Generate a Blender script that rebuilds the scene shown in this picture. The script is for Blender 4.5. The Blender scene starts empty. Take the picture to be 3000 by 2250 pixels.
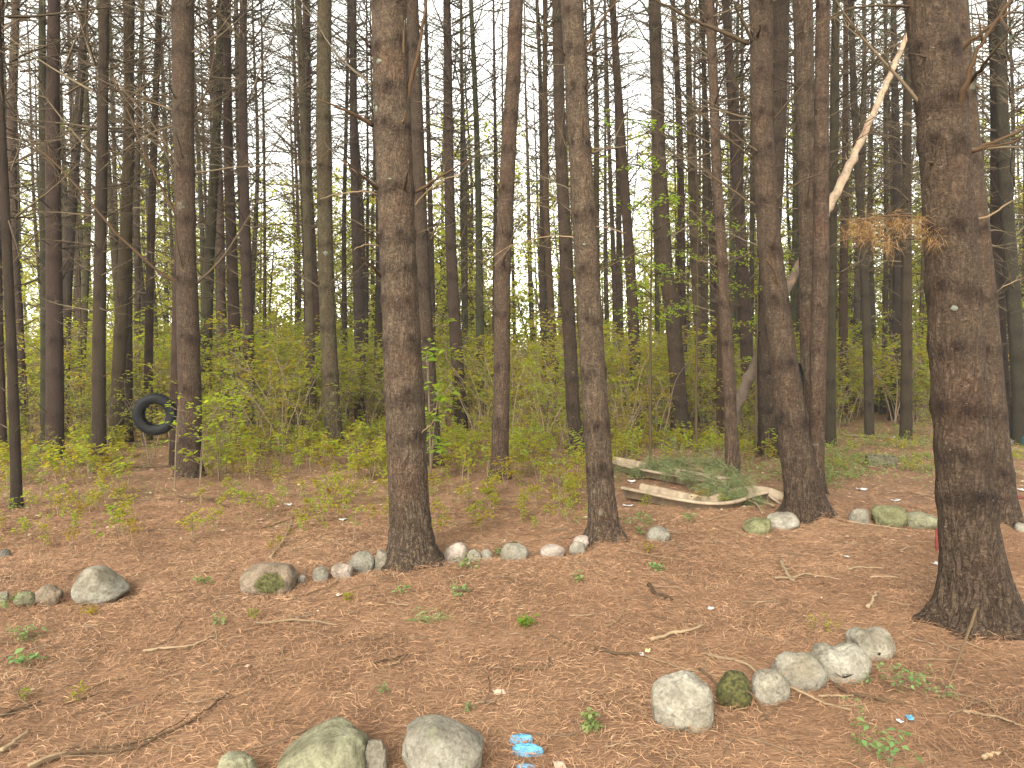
import bpy, math, random
import numpy as np
from mathutils import Vector, Matrix

sc = bpy.context.scene
# ------------------------------------------------------------------ camera
CAM_H, F_PX, W_PX, H_PX, HOR = 1.55, 2266.0, 3000.0, 2250.0, 1050.0
PITCH = math.atan((H_PX / 2 - HOR) / F_PX)          # tilted slightly down
cam_d = bpy.data.cameras.new("camera")
cam = bpy.data.objects.new("camera", cam_d)
sc.collection.objects.link(cam)
cam.location = (0, 0, CAM_H)
cam.rotation_euler = (math.pi / 2 - PITCH, 0, 0)
cam_d.sensor_width = 36.0
cam_d.lens = 36.0 * F_PX / W_PX
cam_d.clip_start, cam_d.clip_end = 0.05, 900.0
sc.camera = cam
# ------------------------------------------------------------------ light: bright overcast
SUN_EL, SUN_AZ = math.radians(31), math.radians(200)   # high, behind the camera and to the left
world = bpy.data.worlds.new("World"); sc.world = world; world.use_nodes = True
wn = world.node_tree.nodes; wl = world.node_tree.links
sky = wn.new("ShaderNodeTexSky"); sky.sky_type = 'NISHITA'; sky.sun_disc = False
sky.sun_elevation = SUN_EL; sky.sun_rotation = SUN_AZ
sky.air_density = 1.0; sky.dust_density = 0.6; sky.ozone_density = 1.0
hs = wn.new("ShaderNodeHueSaturation"); hs.inputs['Saturation'].default_value = 0.22
wl.new(sky.outputs[0], hs.inputs['Color'])
bg = wn["Background"]; bg.inputs[1].default_value = 0.15
wb = wn.new("ShaderNodeMix"); wb.data_type = 'RGBA'; wb.blend_type = 'MULTIPLY'; wb.inputs[0].default_value = 1.0
wb.inputs[7].default_value = (1.06, 1.0, 0.87, 1)          # warm cloudy-day white balance
wl.new(hs.outputs[0], wb.inputs[6]); wl.new(wb.outputs[2], bg.inputs[0])
sun_d = bpy.data.lights.new("sun", 'SUN'); sun_d.energy = 1.5; sun_d.angle = math.radians(25)
sun_d.color = (1.0, 0.95, 0.87)
sun = bpy.data.objects.new("sun", sun_d); sc.collection.objects.link(sun)
sdir = Vector((math.sin(SUN_AZ) * math.cos(SUN_EL), math.cos(SUN_AZ) * math.cos(SUN_EL), math.sin(SUN_EL)))
sun.rotation_euler = sdir.to_track_quat('Z', 'Y').to_euler()
sc.view_settings.view_transform = 'Standard'
sc.view_settings.look = 'None'
sc.view_settings.exposure = 2.25
sc.view_settings.gamma = 1.0
sc.cycles.max_bounces = 6
sc.cycles.diffuse_bounces = 4
sc.cycles.transmission_bounces = 4
sc.cycles.use_denoising = True

# ------------------------------------------------------------------ maths helpers
cp, sp_ = math.cos(PITCH), math.sin(PITCH)
def ray(px, py):
    x, y = (px - W_PX / 2) / F_PX, (H_PX / 2 - py) / F_PX
    return np.array([x, cp + y * sp_, -sp_ + y * cp])
def ground_pt(px, py):
    d = ray(px, py); t = -CAM_H / d[2]
    return np.array([d[0] * t, d[1] * t, 0.0])
def at(px, py, Y):
    d = ray(px, py); t = Y / d[1]
    return np.array([d[0] * t, Y, CAM_H + d[2] * t])
def px_of(x, y): return W_PX / 2 + F_PX * x / max(y, 0.1)
def row_of(d): return HOR + CAM_H * F_PX / d

def _hash(ix, iy, iz, s):
    h = (ix * 374761393 + iy * 668265263 + iz * 1442695041 + s * 974634777) & 0xFFFFFFFF
    h = ((h ^ (h >> 13)) * 1274126177) & 0xFFFFFFFF
    return ((h ^ (h >> 16)) & 0xFFFF) / 65535.0
def vnoise(P, s=0):
    P = np.asarray(P, float); i = np.floor(P).astype(np.int64); f = P - i; u = f * f * (3 - 2 * f)
    r = 0
    for dx in (0, 1):
        wx = u[..., 0] if dx else 1 - u[..., 0]
        for dy in (0, 1):
            wy = u[..., 1] if dy else 1 - u[..., 1]
            for dz in (0, 1):
                wz = u[..., 2] if dz else 1 - u[..., 2]
                r = r + wx * wy * wz * _hash(i[..., 0] + dx, i[..., 1] + dy, i[..., 2] + dz, s)
    return r * 2 - 1
def fbm(P, s=0, o=4):
    a, r = 1.0, 0
    P = np.asarray(P, float)
    for k in range(o):
        r = r + a * vnoise(P * 2 ** k, s + k); a *= 0.5
    return r / 1.9
RC = {'pale': (0.205, 0.19, 0.155), 'grey': (0.165, 0.153, 0.125), 'pink': (0.25, 0.207, 0.176), 'brown': (0.16, 0.125, 0.092), 'green': (0.165, 0.16, 0.105), 'olive': (0.135, 0.135, 0.07), 'white': (0.27, 0.25, 0.215), 'dark': (0.08, 0.073, 0.062)}
# cx, top row, base row, width, colour, moss, squareness, skew, seed, label
ROCKS = [
 (270, 1667, 1770, 158, 'grey', 0, 0.75, 0.0, 1, 'large pale angular boulder with a slanting right face, at the end of the left stones'),
 (133, 1720, 1768, 74, 'brown', 0, 0.5, 0, 2, 'brownish angular stone touching the large angular boulder'),
 (65, 1738, 1773, 62, 'green', 0, 0.3, 0, 3, 'low greenish stone beside the brownish angular stone'),
 (6, 1736, 1768, 30, 'grey', 0, 0.3, 0, 4, 'grey stone cut off by the left picture edge, near a tuft'),
 (5, 1612, 1637, 36, 'dark', 0, 0.3, 0, 5, 'small dark stone far from the row, at the left picture edge'),
 (768, 1654, 1735, 168, 'brown', 0.55, 0.35, 0, 6, 'wide brown boulder with a dark mossy face'),
 (881, 1688, 1709, 28, 'white', 0, 0.3, 0, 7, 'smallest pale pebble-like stone right of the mossy brown boulder'),
 (936, 1663, 1702, 48, 'grey', 0, 0.5, 0, 8, 'small grey stone between the tiny pale one and the pale flat one'),
 (998, 1656, 1695, 65, 'pink', 0, 0.6, 0, 9, 'flat pale stone left of the grey-brown slanted one'),
 (1056, 1619, 1677, 88, 'grey', 0, 0.45, -0.2, 10, 'slanted grey-brown stone leaning toward the oval stone'),
 (1119, 1613, 1680, 45, 'grey', 0, 0.2, 0, 11, 'upright oval stone leaning on the thick scaly pine'),
 (1329, 1592, 1654, 74, 'pink', 0, 0.35, 0.25, 12, 'pinkish white stone right of the thick scaly pine'),
 (1387, 1613, 1652, 46, 'grey', 0, 0.3, 0, 13, 'small round grey stone next to the pinkish white one'),
 (1421, 1613, 1646, 42, 'grey', 0, 0.55, 0, 14, 'small wedge of grey stone, second right of the pinkish white one'),
 (1507, 1590, 1641, 88, 'grey', 0.25, 0.5, 0, 15, 'blocky grey stone with a bit of moss on its top'),
 (1620, 1600, 1633, 74, 'pink', 0, 0.6, 0, 16, 'pinkish bar-shaped stone with rounded ends'),
 (1691, 1588, 1623, 49, 'grey', 0, 0.3, 0, 17, 'grey egg-shaped stone in front of the slim pine'),
 (1708, 1574, 1606, 60, 'pink', 0, 0.25, 0, 18, 'pinkish grey stone tucked against the foot of the slim pine'),
 (1932, 1548, 1589, 70, 'grey', 0, 0.6, 0.2, 19, 'lone flattish stone right of the slim pine, beside a leafy weed'),
 (2226, 1520, 1564, 88, 'olive', 0.15, 0.2, 0, 20, 'flat olive green stone left of the pale round boulder'),
 (2302, 1503, 1548, 100, 'pale', 0, 0.2, 0, 21, 'pale grey rounded boulder at the foot of the forked pine'),
 (2528, 1493, 1541, 63, 'pale', 0, 0.4, 0, 22, 'small pale stone left of the large olive one'),
 (2618, 1482, 1542, 102, 'olive', 0.1, 0.35, 0, 23, 'large olive grey stone between two paler ones, far right row'),
 (2720, 1503, 1548, 98, 'green', 0, 0.3, 0, 24, 'greenish stone partly hidden by the stoutest pine'),
 (3004, 1536, 1562, 44, 'pale', 0, 0.3, 0, 25, 'pale stone cut by the right picture edge beyond the stoutest pine'),
 (2011, 1975, 2131, 188, 'pale', 0.05, 0.45, 0, 26, 'biggest pale cream boulder with dark pits at the end of the curved row'),
 (2158, 1972, 2068, 106, 'green', 0.85, 0.3, 0, 27, 'mossy dark stone sunk between two pale boulders'),
 (2268, 1968, 2056, 114, 'pale', 0, 0.35, 0, 28, 'pale stone under fallen twigs right of the mossy stone'),
 (2358, 1918, 2011, 156, 'grey', 0, 0.5, 0.1, 29, 'domed grey stone with a shaded hollow front'),
 (2473, 1893, 1991, 186, 'pale', 0, 0.4, 0.1, 30, 'long pale notched stone, second to last of the curved row'),
 (2569, 1846, 1925, 138, 'pale', 0, 0.4, -0.1, 31, 'pale notched stone at the top end of the curved row, closest to the stoutest pine'),
 (930, 2140, 2300, 270, 'green', 0.1, 0.4, 0.05, 32, 'big greenish speckled boulder at the bottom picture edge'),
 (1091, 2174, 2268, 80, 'grey', 0, 0.7, 0, 33, 'small blocky stone wedged between two big boulders'),
 (1292, 2106, 2275, 252, 'grey', 0, 0.4, -0.1, 34, 'big grey boulder with a green seedling before it'),
 (680, 2219, 2290, 120, 'green', 0, 0.3, 0, 35, 'greenish boulder top just showing at the bottom edge'),
 (2960, 1287, 1301, 27, 'dark', 0, 0.3, 0, 36, 'little dark stone far beyond the stoutest pine'),
]
MOUNDS = []
FLAT = []
for _r in ROCKS:
    _g = ground_pt(_r[0], _r[2]); _w = _r[3] / F_PX * _g[1]; FLAT.append((_g[0], _g[1] + 0.1 * _w, 0.75 * _w + 0.03))
def gh(x, y):
    x = np.asarray(x, float); y = np.asarray(y, float)
    z = np.zeros_like(x)
    g = 0.045 * vnoise(np.stack([x / 3.1, y / 3.1, z], -1), 5) + 0.022 * vnoise(np.stack([x / 0.8, y / 0.8, z], -1), 6) \
        + 0.017 * vnoise(np.stack([x / 0.24, y / 0.24, z], -1), 7) + 0.008 * vnoise(np.stack([x / 0.09, y / 0.09, z], -1), 8)
    for mx, my, mr, mh in MOUNDS:
        g = g + mh * np.exp(-((x - mx) ** 2 + (y - my) ** 2) / (mr * mr))
    for mx, my, mr in FLAT:
        g = g + (-0.014 - g) * np.exp(-(((x - mx) ** 2 + (y - my) ** 2) / (mr * mr)) ** 2)
    return g
def ghs(x, y): return float(gh(np.array([x]), np.array([y]))[0])

# ------------------------------------------------------------------ mesh helpers
C = sc.collection
def mesh_np(name, V, Q, mat=None, attrs=None, smooth=True):
    V = np.asarray(V, np.float32); Q = np.asarray(Q, np.int32)
    me = bpy.data.meshes.new(name); k = Q.shape[1]
    me.vertices.add(len(V)); me.vertices.foreach_set("co", V.ravel())
    me.loops.add(Q.size); me.loops.foreach_set("vertex_index", Q.ravel())
    me.polygons.add(len(Q)); me.polygons.foreach_set("loop_start", np.arange(0, Q.size, k, dtype=np.int32))
    me.polygons.foreach_set("loop_total", np.full(len(Q), k, np.int32))
    me.polygons.foreach_set("use_smooth", np.full(len(Q), smooth, bool))
    for an, av in (attrs or {}).items():
        a = me.attributes.new(an, 'FLOAT', 'POINT'); a.data.foreach_set("value", np.asarray(av, np.float32))
    if mat: me.materials.append(mat)
    me.update(); me.validate()
    return me
def link(name, me, parent=None, loc=None, col=None):
    o = bpy.data.objects.new(name, me); C.objects.link(o)
    if parent: o.parent = parent
    if loc is not None: o.location = loc
    if col: o.color = (*col, 1)
    return o
def thing(name, label, cat, loc, group=None):
    o = bpy.data.objects.new(name, None); C.objects.link(o); o.location = loc; o.empty_display_size = 0.1
    return tag(o, label, cat, group)
def tag(o, label, cat, group=None):
    o["label"] = label; o["category"] = cat
    if group: o["group"] = group
    return o
class MB:
    def __init__(s): s.V, s.Q, s.T, s.n = [], [], [], 0
    def add(s, V, Q, t=0.5):
        V = np.asarray(V, float); Q = np.asarray(Q, int)
        s.V.append(V); s.Q.append(Q + s.n); s.n += len(V)
        s.T.append(np.full(len(V), t) if np.isscalar(t) else np.asarray(t, float))
    def arrays(s): return np.concatenate(s.V), np.concatenate(s.Q), np.concatenate(s.T)
    def mesh(s, name, mat, smooth=True):
        V, Q, T = s.arrays(); return mesh_np(name, V, Q, mat, {"tint": T}, smooth)
def tube(mb, P, R, n=5, t=0.5, cap=True):
    P = np.asarray(P, float); m = len(P); R = np.broadcast_to(np.asarray(R, float), (m,))
    T = np.gradient(P, axis=0); T /= np.linalg.norm(T, axis=1, keepdims=True) + 1e-9
    ref = np.array([0, 0, 1.0]) if abs(T[0, 2]) < 0.8 else np.array([1.0, 0, 0])
    A = np.cross(T, ref); A /= np.linalg.norm(A, axis=1, keepdims=True) + 1e-9
    B = np.cross(T, A)
    th = np.linspace(0, 2 * np.pi, n, endpoint=False)
    V = P[:, None] + R[:, None, None] * (np.cos(th)[None, :, None] * A[:, None] + np.sin(th)[None, :, None] * B[:, None])
    V = V.reshape(-1, 3)
    i, j = np.meshgrid(np.arange(m - 1), np.arange(n), indexing='ij'); j2 = (j + 1) % n
    Q = np.stack([i * n + j, i * n + j2, (i + 1) * n + j2, (i + 1) * n + j], -1).reshape(-1, 4)
    if cap and n == 4: Q = np.concatenate([Q, [[3, 2, 1, 0], [(m - 1) * n + k for k in range(4)]]])
    elif cap and n > 4:
        V = np.concatenate([V, P[:1], P[-1:]]); a, b = m * n, m * n + 1
        ev = np.arange(0, n, 2)
        q0 = np.stack([np.full(len(ev), a), (ev + 2) % n if n % 2 == 0 else np.minimum(ev + 2, n) % n, (ev + 1) % n, ev], -1)
        q1 = np.stack([np.full(len(ev), b), (m - 1) * n + ev, (m - 1) * n + (ev + 1) % n, (m - 1) * n + ((ev + 2) % n if n % 2 == 0 else np.minimum(ev + 2, n) % n)], -1)
        if n % 2 == 0: Q = np.concatenate([Q, q0, q1])
    mb.add(V, Q, t)
def smooth_path(pts, k=4):
    pts = np.asarray(pts, float)
    if len(pts) < 3: return np.stack([np.linspace(pts[0][c], pts[-1][c], k + 1) for c in range(3)], -1)
    out = []
    P = np.concatenate([[2 * pts[0] - pts[1]], pts, [2 * pts[-1] - pts[-2]]])
    for i in range(1, len(P) - 2):
        for s in np.linspace(0, 1, k, endpoint=False):
            a, b, c, d = P[i - 1], P[i], P[i + 1], P[i + 2]
            out.append(0.5 * ((2 * b) + (-a + c) * s + (2 * a - 5 * b + 4 * c - d) * s * s + (-a + 3 * b - 3 * c + d) * s ** 3))
    out.append(pts[-1])
    return np.array(out)

# ------------------------------------------------------------------ materials
def new_mat(name):
    m = bpy.data.materials.new(name); m.use_nodes = True
    nt = m.node_tree; b = nt.nodes["Principled BSDF"]; b.inputs["Roughness"].default_value = 0.9
    b.inputs["Specular IOR Level"].default_value = 0.2
    return m, nt, b
def N(nt, t, **kw):
    n = nt.nodes.new(t)
    for k, v in kw.items():
        if k in n.inputs.keys(): n.inputs[k].default_value = v
        else: setattr(n, k, v)
    return n
def ramp(nt, fac, stops):
    r = nt.nodes.new("ShaderNodeValToRGB"); e = r.color_ramp.elements
    while len(e) < len(stops): e.new(0.5)
    for q, (p, c) in zip(e, stops): q.position = p; q.color = (*c, 1) if len(c) == 3 else c
    nt.links.new(fac, r.inputs[0]); return r
def mix(nt, fac, a, b, mode='MIX'):
    m = nt.nodes.new("ShaderNodeMix"); m.data_type = 'RGBA'; m.blend_type = mode
    for s, v in ((0, fac), (6, a), (7, b)):
        if isinstance(v, (int, float)): m.inputs[s].default_value = v
        elif isinstance(v, tuple): m.inputs[s].default_value = (*v, 1)
        else: nt.links.new(v, m.inputs[s])
    return m.outputs[2]
def coords(nt, scale, rnd=True):
    tc = nt.nodes.new("ShaderNodeTexCoord"); mp = nt.nodes.new("ShaderNodeMapping")
    nt.links.new(tc.outputs["Object"], mp.inputs[0]); mp.inputs["Scale"].default_value = scale
    if rnd:
        oi = nt.nodes.new("ShaderNodeObjectInfo"); mu = N(nt, "ShaderNodeMath", operation='MULTIPLY'); mu.inputs[1].default_value = 50
        nt.links.new(oi.outputs["Random"], mu.inputs[0]); cb = nt.nodes.new("ShaderNodeCombineXYZ")
        for k in range(3): nt.links.new(mu.outputs[0], cb.inputs[k])
        nt.links.new(cb.outputs[0], mp.inputs["Location"])
    return mp.outputs[0]
def noise(nt, vec, scale, detail=4, rough=0.55):
    n = N(nt, "ShaderNodeTexNoise"); n.inputs["Scale"].default_value = scale; n.inputs["Detail"].default_value = detail
    n.inputs["Roughness"].default_value = rough; nt.links.new(vec, n.inputs["Vector"]); return n.outputs["Fac"]
def bump(nt, h, b, strength, dist):
    n = nt.nodes.new("ShaderNodeBump"); n.inputs["Strength"].default_value = strength; n.inputs["Distance"].default_value = dist
    nt.links.new(h, n.inputs["Height"]); nt.links.new(n.outputs[0], b.inputs["Normal"])
def attr(nt, name): a = N(nt, "ShaderNodeAttribute"); a.attribute_name = name; return a.outputs["Fac"]

def make_bark(name, sc_h, sc_z, depth, contrast):
    """scaly bark: ridged noise stretched along the trunk, thin flakes with pale edges, knots and reddish bands"""
    m, nt, b = new_mat(name); L = nt.links
    v = coords(nt, (1, 1, 1))
    def st(sx, sz, detail=4, rough=0.6, dist=0.6, off=0.0):
        mp = N(nt, "ShaderNodeMapping"); mp.inputs["Scale"].default_value = (sx, sx, sz); mp.inputs["Location"].default_value = (off, off, off); L.new(v, mp.inputs[0])
        n = N(nt, "ShaderNodeTexNoise"); n.inputs["Scale"].default_value = 1.0; n.inputs["Detail"].default_value = detail; n.inputs["Roughness"].default_value = rough; n.inputs["Distortion"].default_value = dist
        L.new(mp.outputs[0], n.inputs["Vector"]); return n.outputs["Fac"]
    def absr(f):       # 1 at the crack, falling off
        a = N(nt, "ShaderNodeMath", operation='SUBTRACT'); a.inputs[1].default_value = 0.5; L.new(f, a.inputs[0])
        c = N(nt, "ShaderNodeMath", operation='ABSOLUTE'); L.new(a.outputs[0], c.inputs[0]); return c.outputs[0]
    ridge = absr(st(sc_h, sc_z, 3, 0.55, 0.8)); flake = st(sc_h * 1.3, sc_h * 1.9, 3, 0.6, 1.2, 3.7); flake2 = absr(st(sc_h * 0.8, sc_h * 1.2, 4, 0.6, 1.0, 9.1))
    fine = noise(nt, v, 85, 5, 0.7); big = noise(nt, v, 2.3, 3); mid = noise(nt, v, 11, 4)
    oi = N(nt, "ShaderNodeObjectInfo")
    c = mix(nt, 1.0, oi.outputs["Color"], ramp(nt, fine, [(0.28, (0.62, 0.60, 0.58)), (0.5, (0.95, 0.94, 0.92)), (0.72, (1.4, 1.38, 1.34))]).outputs[0], 'MULTIPLY')
    c = mix(nt, 1.0, c, ramp(nt, flake, [(0.34, (0.60, 0.56, 0.53)), (0.5, (0.97, 0.95, 0.93)), (0.64, (1.40, 1.36, 1.30))]).outputs[0], 'MULTIPLY')
    c = mix(nt, 1.0, c, ramp(nt, mid, [(0.3, (0.82, 0.80, 0.79)), (0.7, (1.18, 1.17, 1.15))]).outputs[0], 'MULTIPLY')
    red = ramp(nt, big, [(0.5, (0, 0, 0)), (0.7, (0.6,) * 3)])
    c = mix(nt, red.outputs[0], c, mix(nt, 1.0, c, (1.07, 0.88, 0.80), 'MULTIPLY'))
    ck = ramp(nt, ridge, [(0.0, (contrast,) * 3), (0.055, (contrast * 0.45,) * 3), (0.12, (0, 0, 0))])
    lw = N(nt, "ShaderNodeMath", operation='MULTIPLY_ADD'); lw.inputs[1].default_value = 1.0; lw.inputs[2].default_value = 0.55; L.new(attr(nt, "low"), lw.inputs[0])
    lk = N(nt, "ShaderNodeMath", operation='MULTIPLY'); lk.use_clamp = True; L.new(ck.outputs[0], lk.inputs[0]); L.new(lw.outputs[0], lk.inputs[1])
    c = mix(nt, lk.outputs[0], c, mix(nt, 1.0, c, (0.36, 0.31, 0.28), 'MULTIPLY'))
    ck2 = ramp(nt, flake2, [(0.0, (0.55,) * 3), (0.04, (0, 0, 0))])
    c = mix(nt, ck2.outputs[0], c, mix(nt, 1.0, c, (0.5, 0.44, 0.40), 'MULTIPLY'))
    kn = attr(nt, "knot")
    c = mix(nt, kn, c, mix(nt, 1.0, c, (0.24, 0.175, 0.145), 'MULTIPLY'))
    li = ramp(nt, noise(nt, v, 5.5, 3, 0.6), [(0.70, (0, 0, 0)), (0.74, (0.4,) * 3)])
    c = mix(nt, li.outputs[0], c, (0.13, 0.145, 0.105))
    fl = ramp(nt, st(38, 75, 3, 0.6, 1.5, 5.5), [(0.65, (0, 0, 0)), (0.71, (0.5,) * 3)])
    c = mix(nt, fl.outputs[0], c, (0.24, 0.20, 0.165))
    L.new(c, b.inputs["Base Color"])
    r2 = N(nt, "ShaderNodeMath", operation='MINIMUM'); r2.inputs[1].default_value = 0.12; L.new(ridge, r2.inputs[0])
    h2 = N(nt, "ShaderNodeMath", operation='MULTIPLY_ADD'); h2.inputs[1].default_value = 7.0 * contrast; L.new(r2.outputs[0], h2.inputs[0]); L.new(fine, h2.inputs[2])
    h3 = N(nt, "ShaderNodeMath", operation='ADD'); L.new(h2.outputs[0], h3.inputs[0]); L.new(flake, h3.inputs[1])
    bump(nt, h3.outputs[0], b, 0.9, depth)
    return m
M_BARK = make_bark("pine_bark", 30, 6.5, 0.011, 0.85)
M_BARK_ROUGH = make_bark("furrowed_bark", 26, 4.2, 0.015, 1.0)

def tint_mat(name, stops, rough=0.9, trans=0.0, objcol=False, spread=0.0):
    m, nt, b = new_mat(name); L = nt.links; b.inputs["Roughness"].default_value = rough
    f = attr(nt, "tint")
    if spread:
        oi = N(nt, "ShaderNodeObjectInfo"); ma = N(nt, "ShaderNodeMath", operation='MULTIPLY_ADD'); ma.inputs[1].default_value = spread
        L.new(oi.outputs["Random"], ma.inputs[0])
        sb = N(nt, "ShaderNodeMath", operation='SUBTRACT'); L.new(f, sb.inputs[0]); sb.inputs[1].default_value = spread / 2
        L.new(sb.outputs[0], ma.inputs[2]); f = ma.outputs[0]
    c = ramp(nt, f, stops).outputs[0]
    if objcol:
        oi = N(nt, "ShaderNodeObjectInfo"); c = mix(nt, 1.0, c, oi.outputs["Color"], 'MULTIPLY')
    L.new(c, b.inputs["Base Color"])
    if trans:
        t = N(nt, "ShaderNodeBsdfTranslucent"); L.new(mix(nt, 1.0, c, (1.5, 1.5, 0.55), 'MULTIPLY'), t.inputs[0])
        ms = N(nt, "ShaderNodeMixShader"); ms.inputs[0].default_value = trans
        L.new(b.outputs[0], ms.inputs[1]); L.new(t.outputs[0], ms.inputs[2]); L.new(ms.outputs[0], nt.nodes["Material Output"].inputs[0])
    return m
M_LEAF = tint_mat("spring_leaf", [(0.0, (0.23, 0.14, 0.028)), (0.3, (0.30, 0.26, 0.036)), (0.62, (0.26, 0.31, 0.040)), (1.0, (0.17, 0.28, 0.04))], 0.5, 0.68, spread=0.35)
M_LEAF_PALE = tint_mat("pale_leaf", [(0.0, (0.19, 0.21, 0.075)), (0.5, (0.17, 0.235, 0.085)), (1.0, (0.12, 0.22, 0.075))], 0.6, 0.4)
M_LEAF_FAR = tint_mat("woodland_leaf", [(0.0, (0.42, 0.36, 0.08)), (0.5, (0.44, 0.43, 0.08)), (1.0, (0.34, 0.42, 0.08))], 0.7, 0.7)
M_NEEDLE = tint_mat("green_needles", [(0.0, (0.07, 0.09, 0.05)), (0.5, (0.095, 0.13, 0.075)), (1.0, (0.13, 0.175, 0.11))], 0.6, 0.25, objcol=True)
M_DEAD_NEEDLE = tint_mat("brown_needles", [(0.0, (0.14, 0.075, 0.03)), (1.0, (0.30, 0.18, 0.08))], 0.8, 0.2)
M_TWIG = tint_mat("dead_wood", [(0.0, (0.036, 0.027, 0.018)), (0.5, (0.068, 0.052, 0.033)), (1.0, (0.20, 0.16, 0.11))], 0.9, 0, objcol=True)
M_STEM = tint_mat("shrub_stem", [(0.0, (0.07, 0.048, 0.03)), (1.0, (0.21, 0.155, 0.10))], 0.9)
M_LITTER = tint_mat("pine_straw", [(0.0, (0.075, 0.041, 0.023)), (0.3, (0.185, 0.098, 0.051)), (0.6, (0.280, 0.159, 0.087)), (0.85, (0.35, 0.215, 0.123)), (1.0, (0.40, 0.28, 0.17))], 0.85)
M_CHIP = tint_mat("dry_leaf_chip", [(0.0, (0.05, 0.03, 0.02)), (0.35, (0.14, 0.085, 0.05)), (0.7, (0.29, 0.20, 0.13)), (1.0, (0.38, 0.30, 0.22))], 0.85, 0.1)

def ground_mat():
    m, nt, b = new_mat("pine_straw_ground"); L = nt.links
    v = coords(nt, (1, 1, 1), False)
    streaks = []
    for k, ang in enumerate((0.3, 1.25, 2.2, 2.8)):
        mp = N(nt, "ShaderNodeMapping"); mp.inputs["Rotation"].default_value = (0, 0, ang); mp.inputs["Scale"].default_value = (14, 190, 20)
        mp.inputs["Location"].default_value = (k * 7.7, k * 3.1, 0)
        nw = N(nt, "ShaderNodeTexNoise"); nw.inputs["Scale"].default_value = 3.0; L.new(v, nw.inputs["Vector"])
        ad = N(nt, "ShaderNodeVectorMath", operation='MULTIPLY_ADD'); ad.inputs[1].default_value = (0.12, 0.12, 0); L.new(nw.outputs["Color"], ad.inputs[0]); L.new(v, ad.inputs[2])
        L.new(ad.outputs[0], mp.inputs[0])
        streaks.append(noise(nt, mp.outputs[0], 1.0, 2, 0.5))
    s = streaks[0]
    for q in streaks[1:]:
        mx = N(nt, "ShaderNodeMath", operation='MAXIMUM'); L.new(s, mx.inputs[0]); L.new(q, mx.inputs[1]); s = mx.outputs[0]
    r = ramp(nt, s, [(0.47, (0.080, 0.044, 0.025)), (0.6, (0.185, 0.102, 0.055)), (0.72, (0.27, 0.157, 0.089)), (0.85, (0.35, 0.228, 0.138))])
    big = ramp(nt, noise(nt, v, 1.1, 5, 0.6), [(0.3, (0.62, 0.60, 0.58)), (0.5, (0.95, 0.95, 0.95)), (0.72, (1.25, 1.3, 1.32))])
    c = mix(nt, 1.0, r.outputs[0], big.outputs[0], 'MULTIPLY')
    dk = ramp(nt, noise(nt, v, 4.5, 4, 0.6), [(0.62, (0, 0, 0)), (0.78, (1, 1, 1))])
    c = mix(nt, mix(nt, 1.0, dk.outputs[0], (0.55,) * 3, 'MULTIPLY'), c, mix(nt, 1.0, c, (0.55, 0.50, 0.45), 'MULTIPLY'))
    L.new(c, b.inputs["Base Color"]); bump(nt, s, b, 0.9, 0.012)
    return m
M_GROUND = ground_mat()

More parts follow.
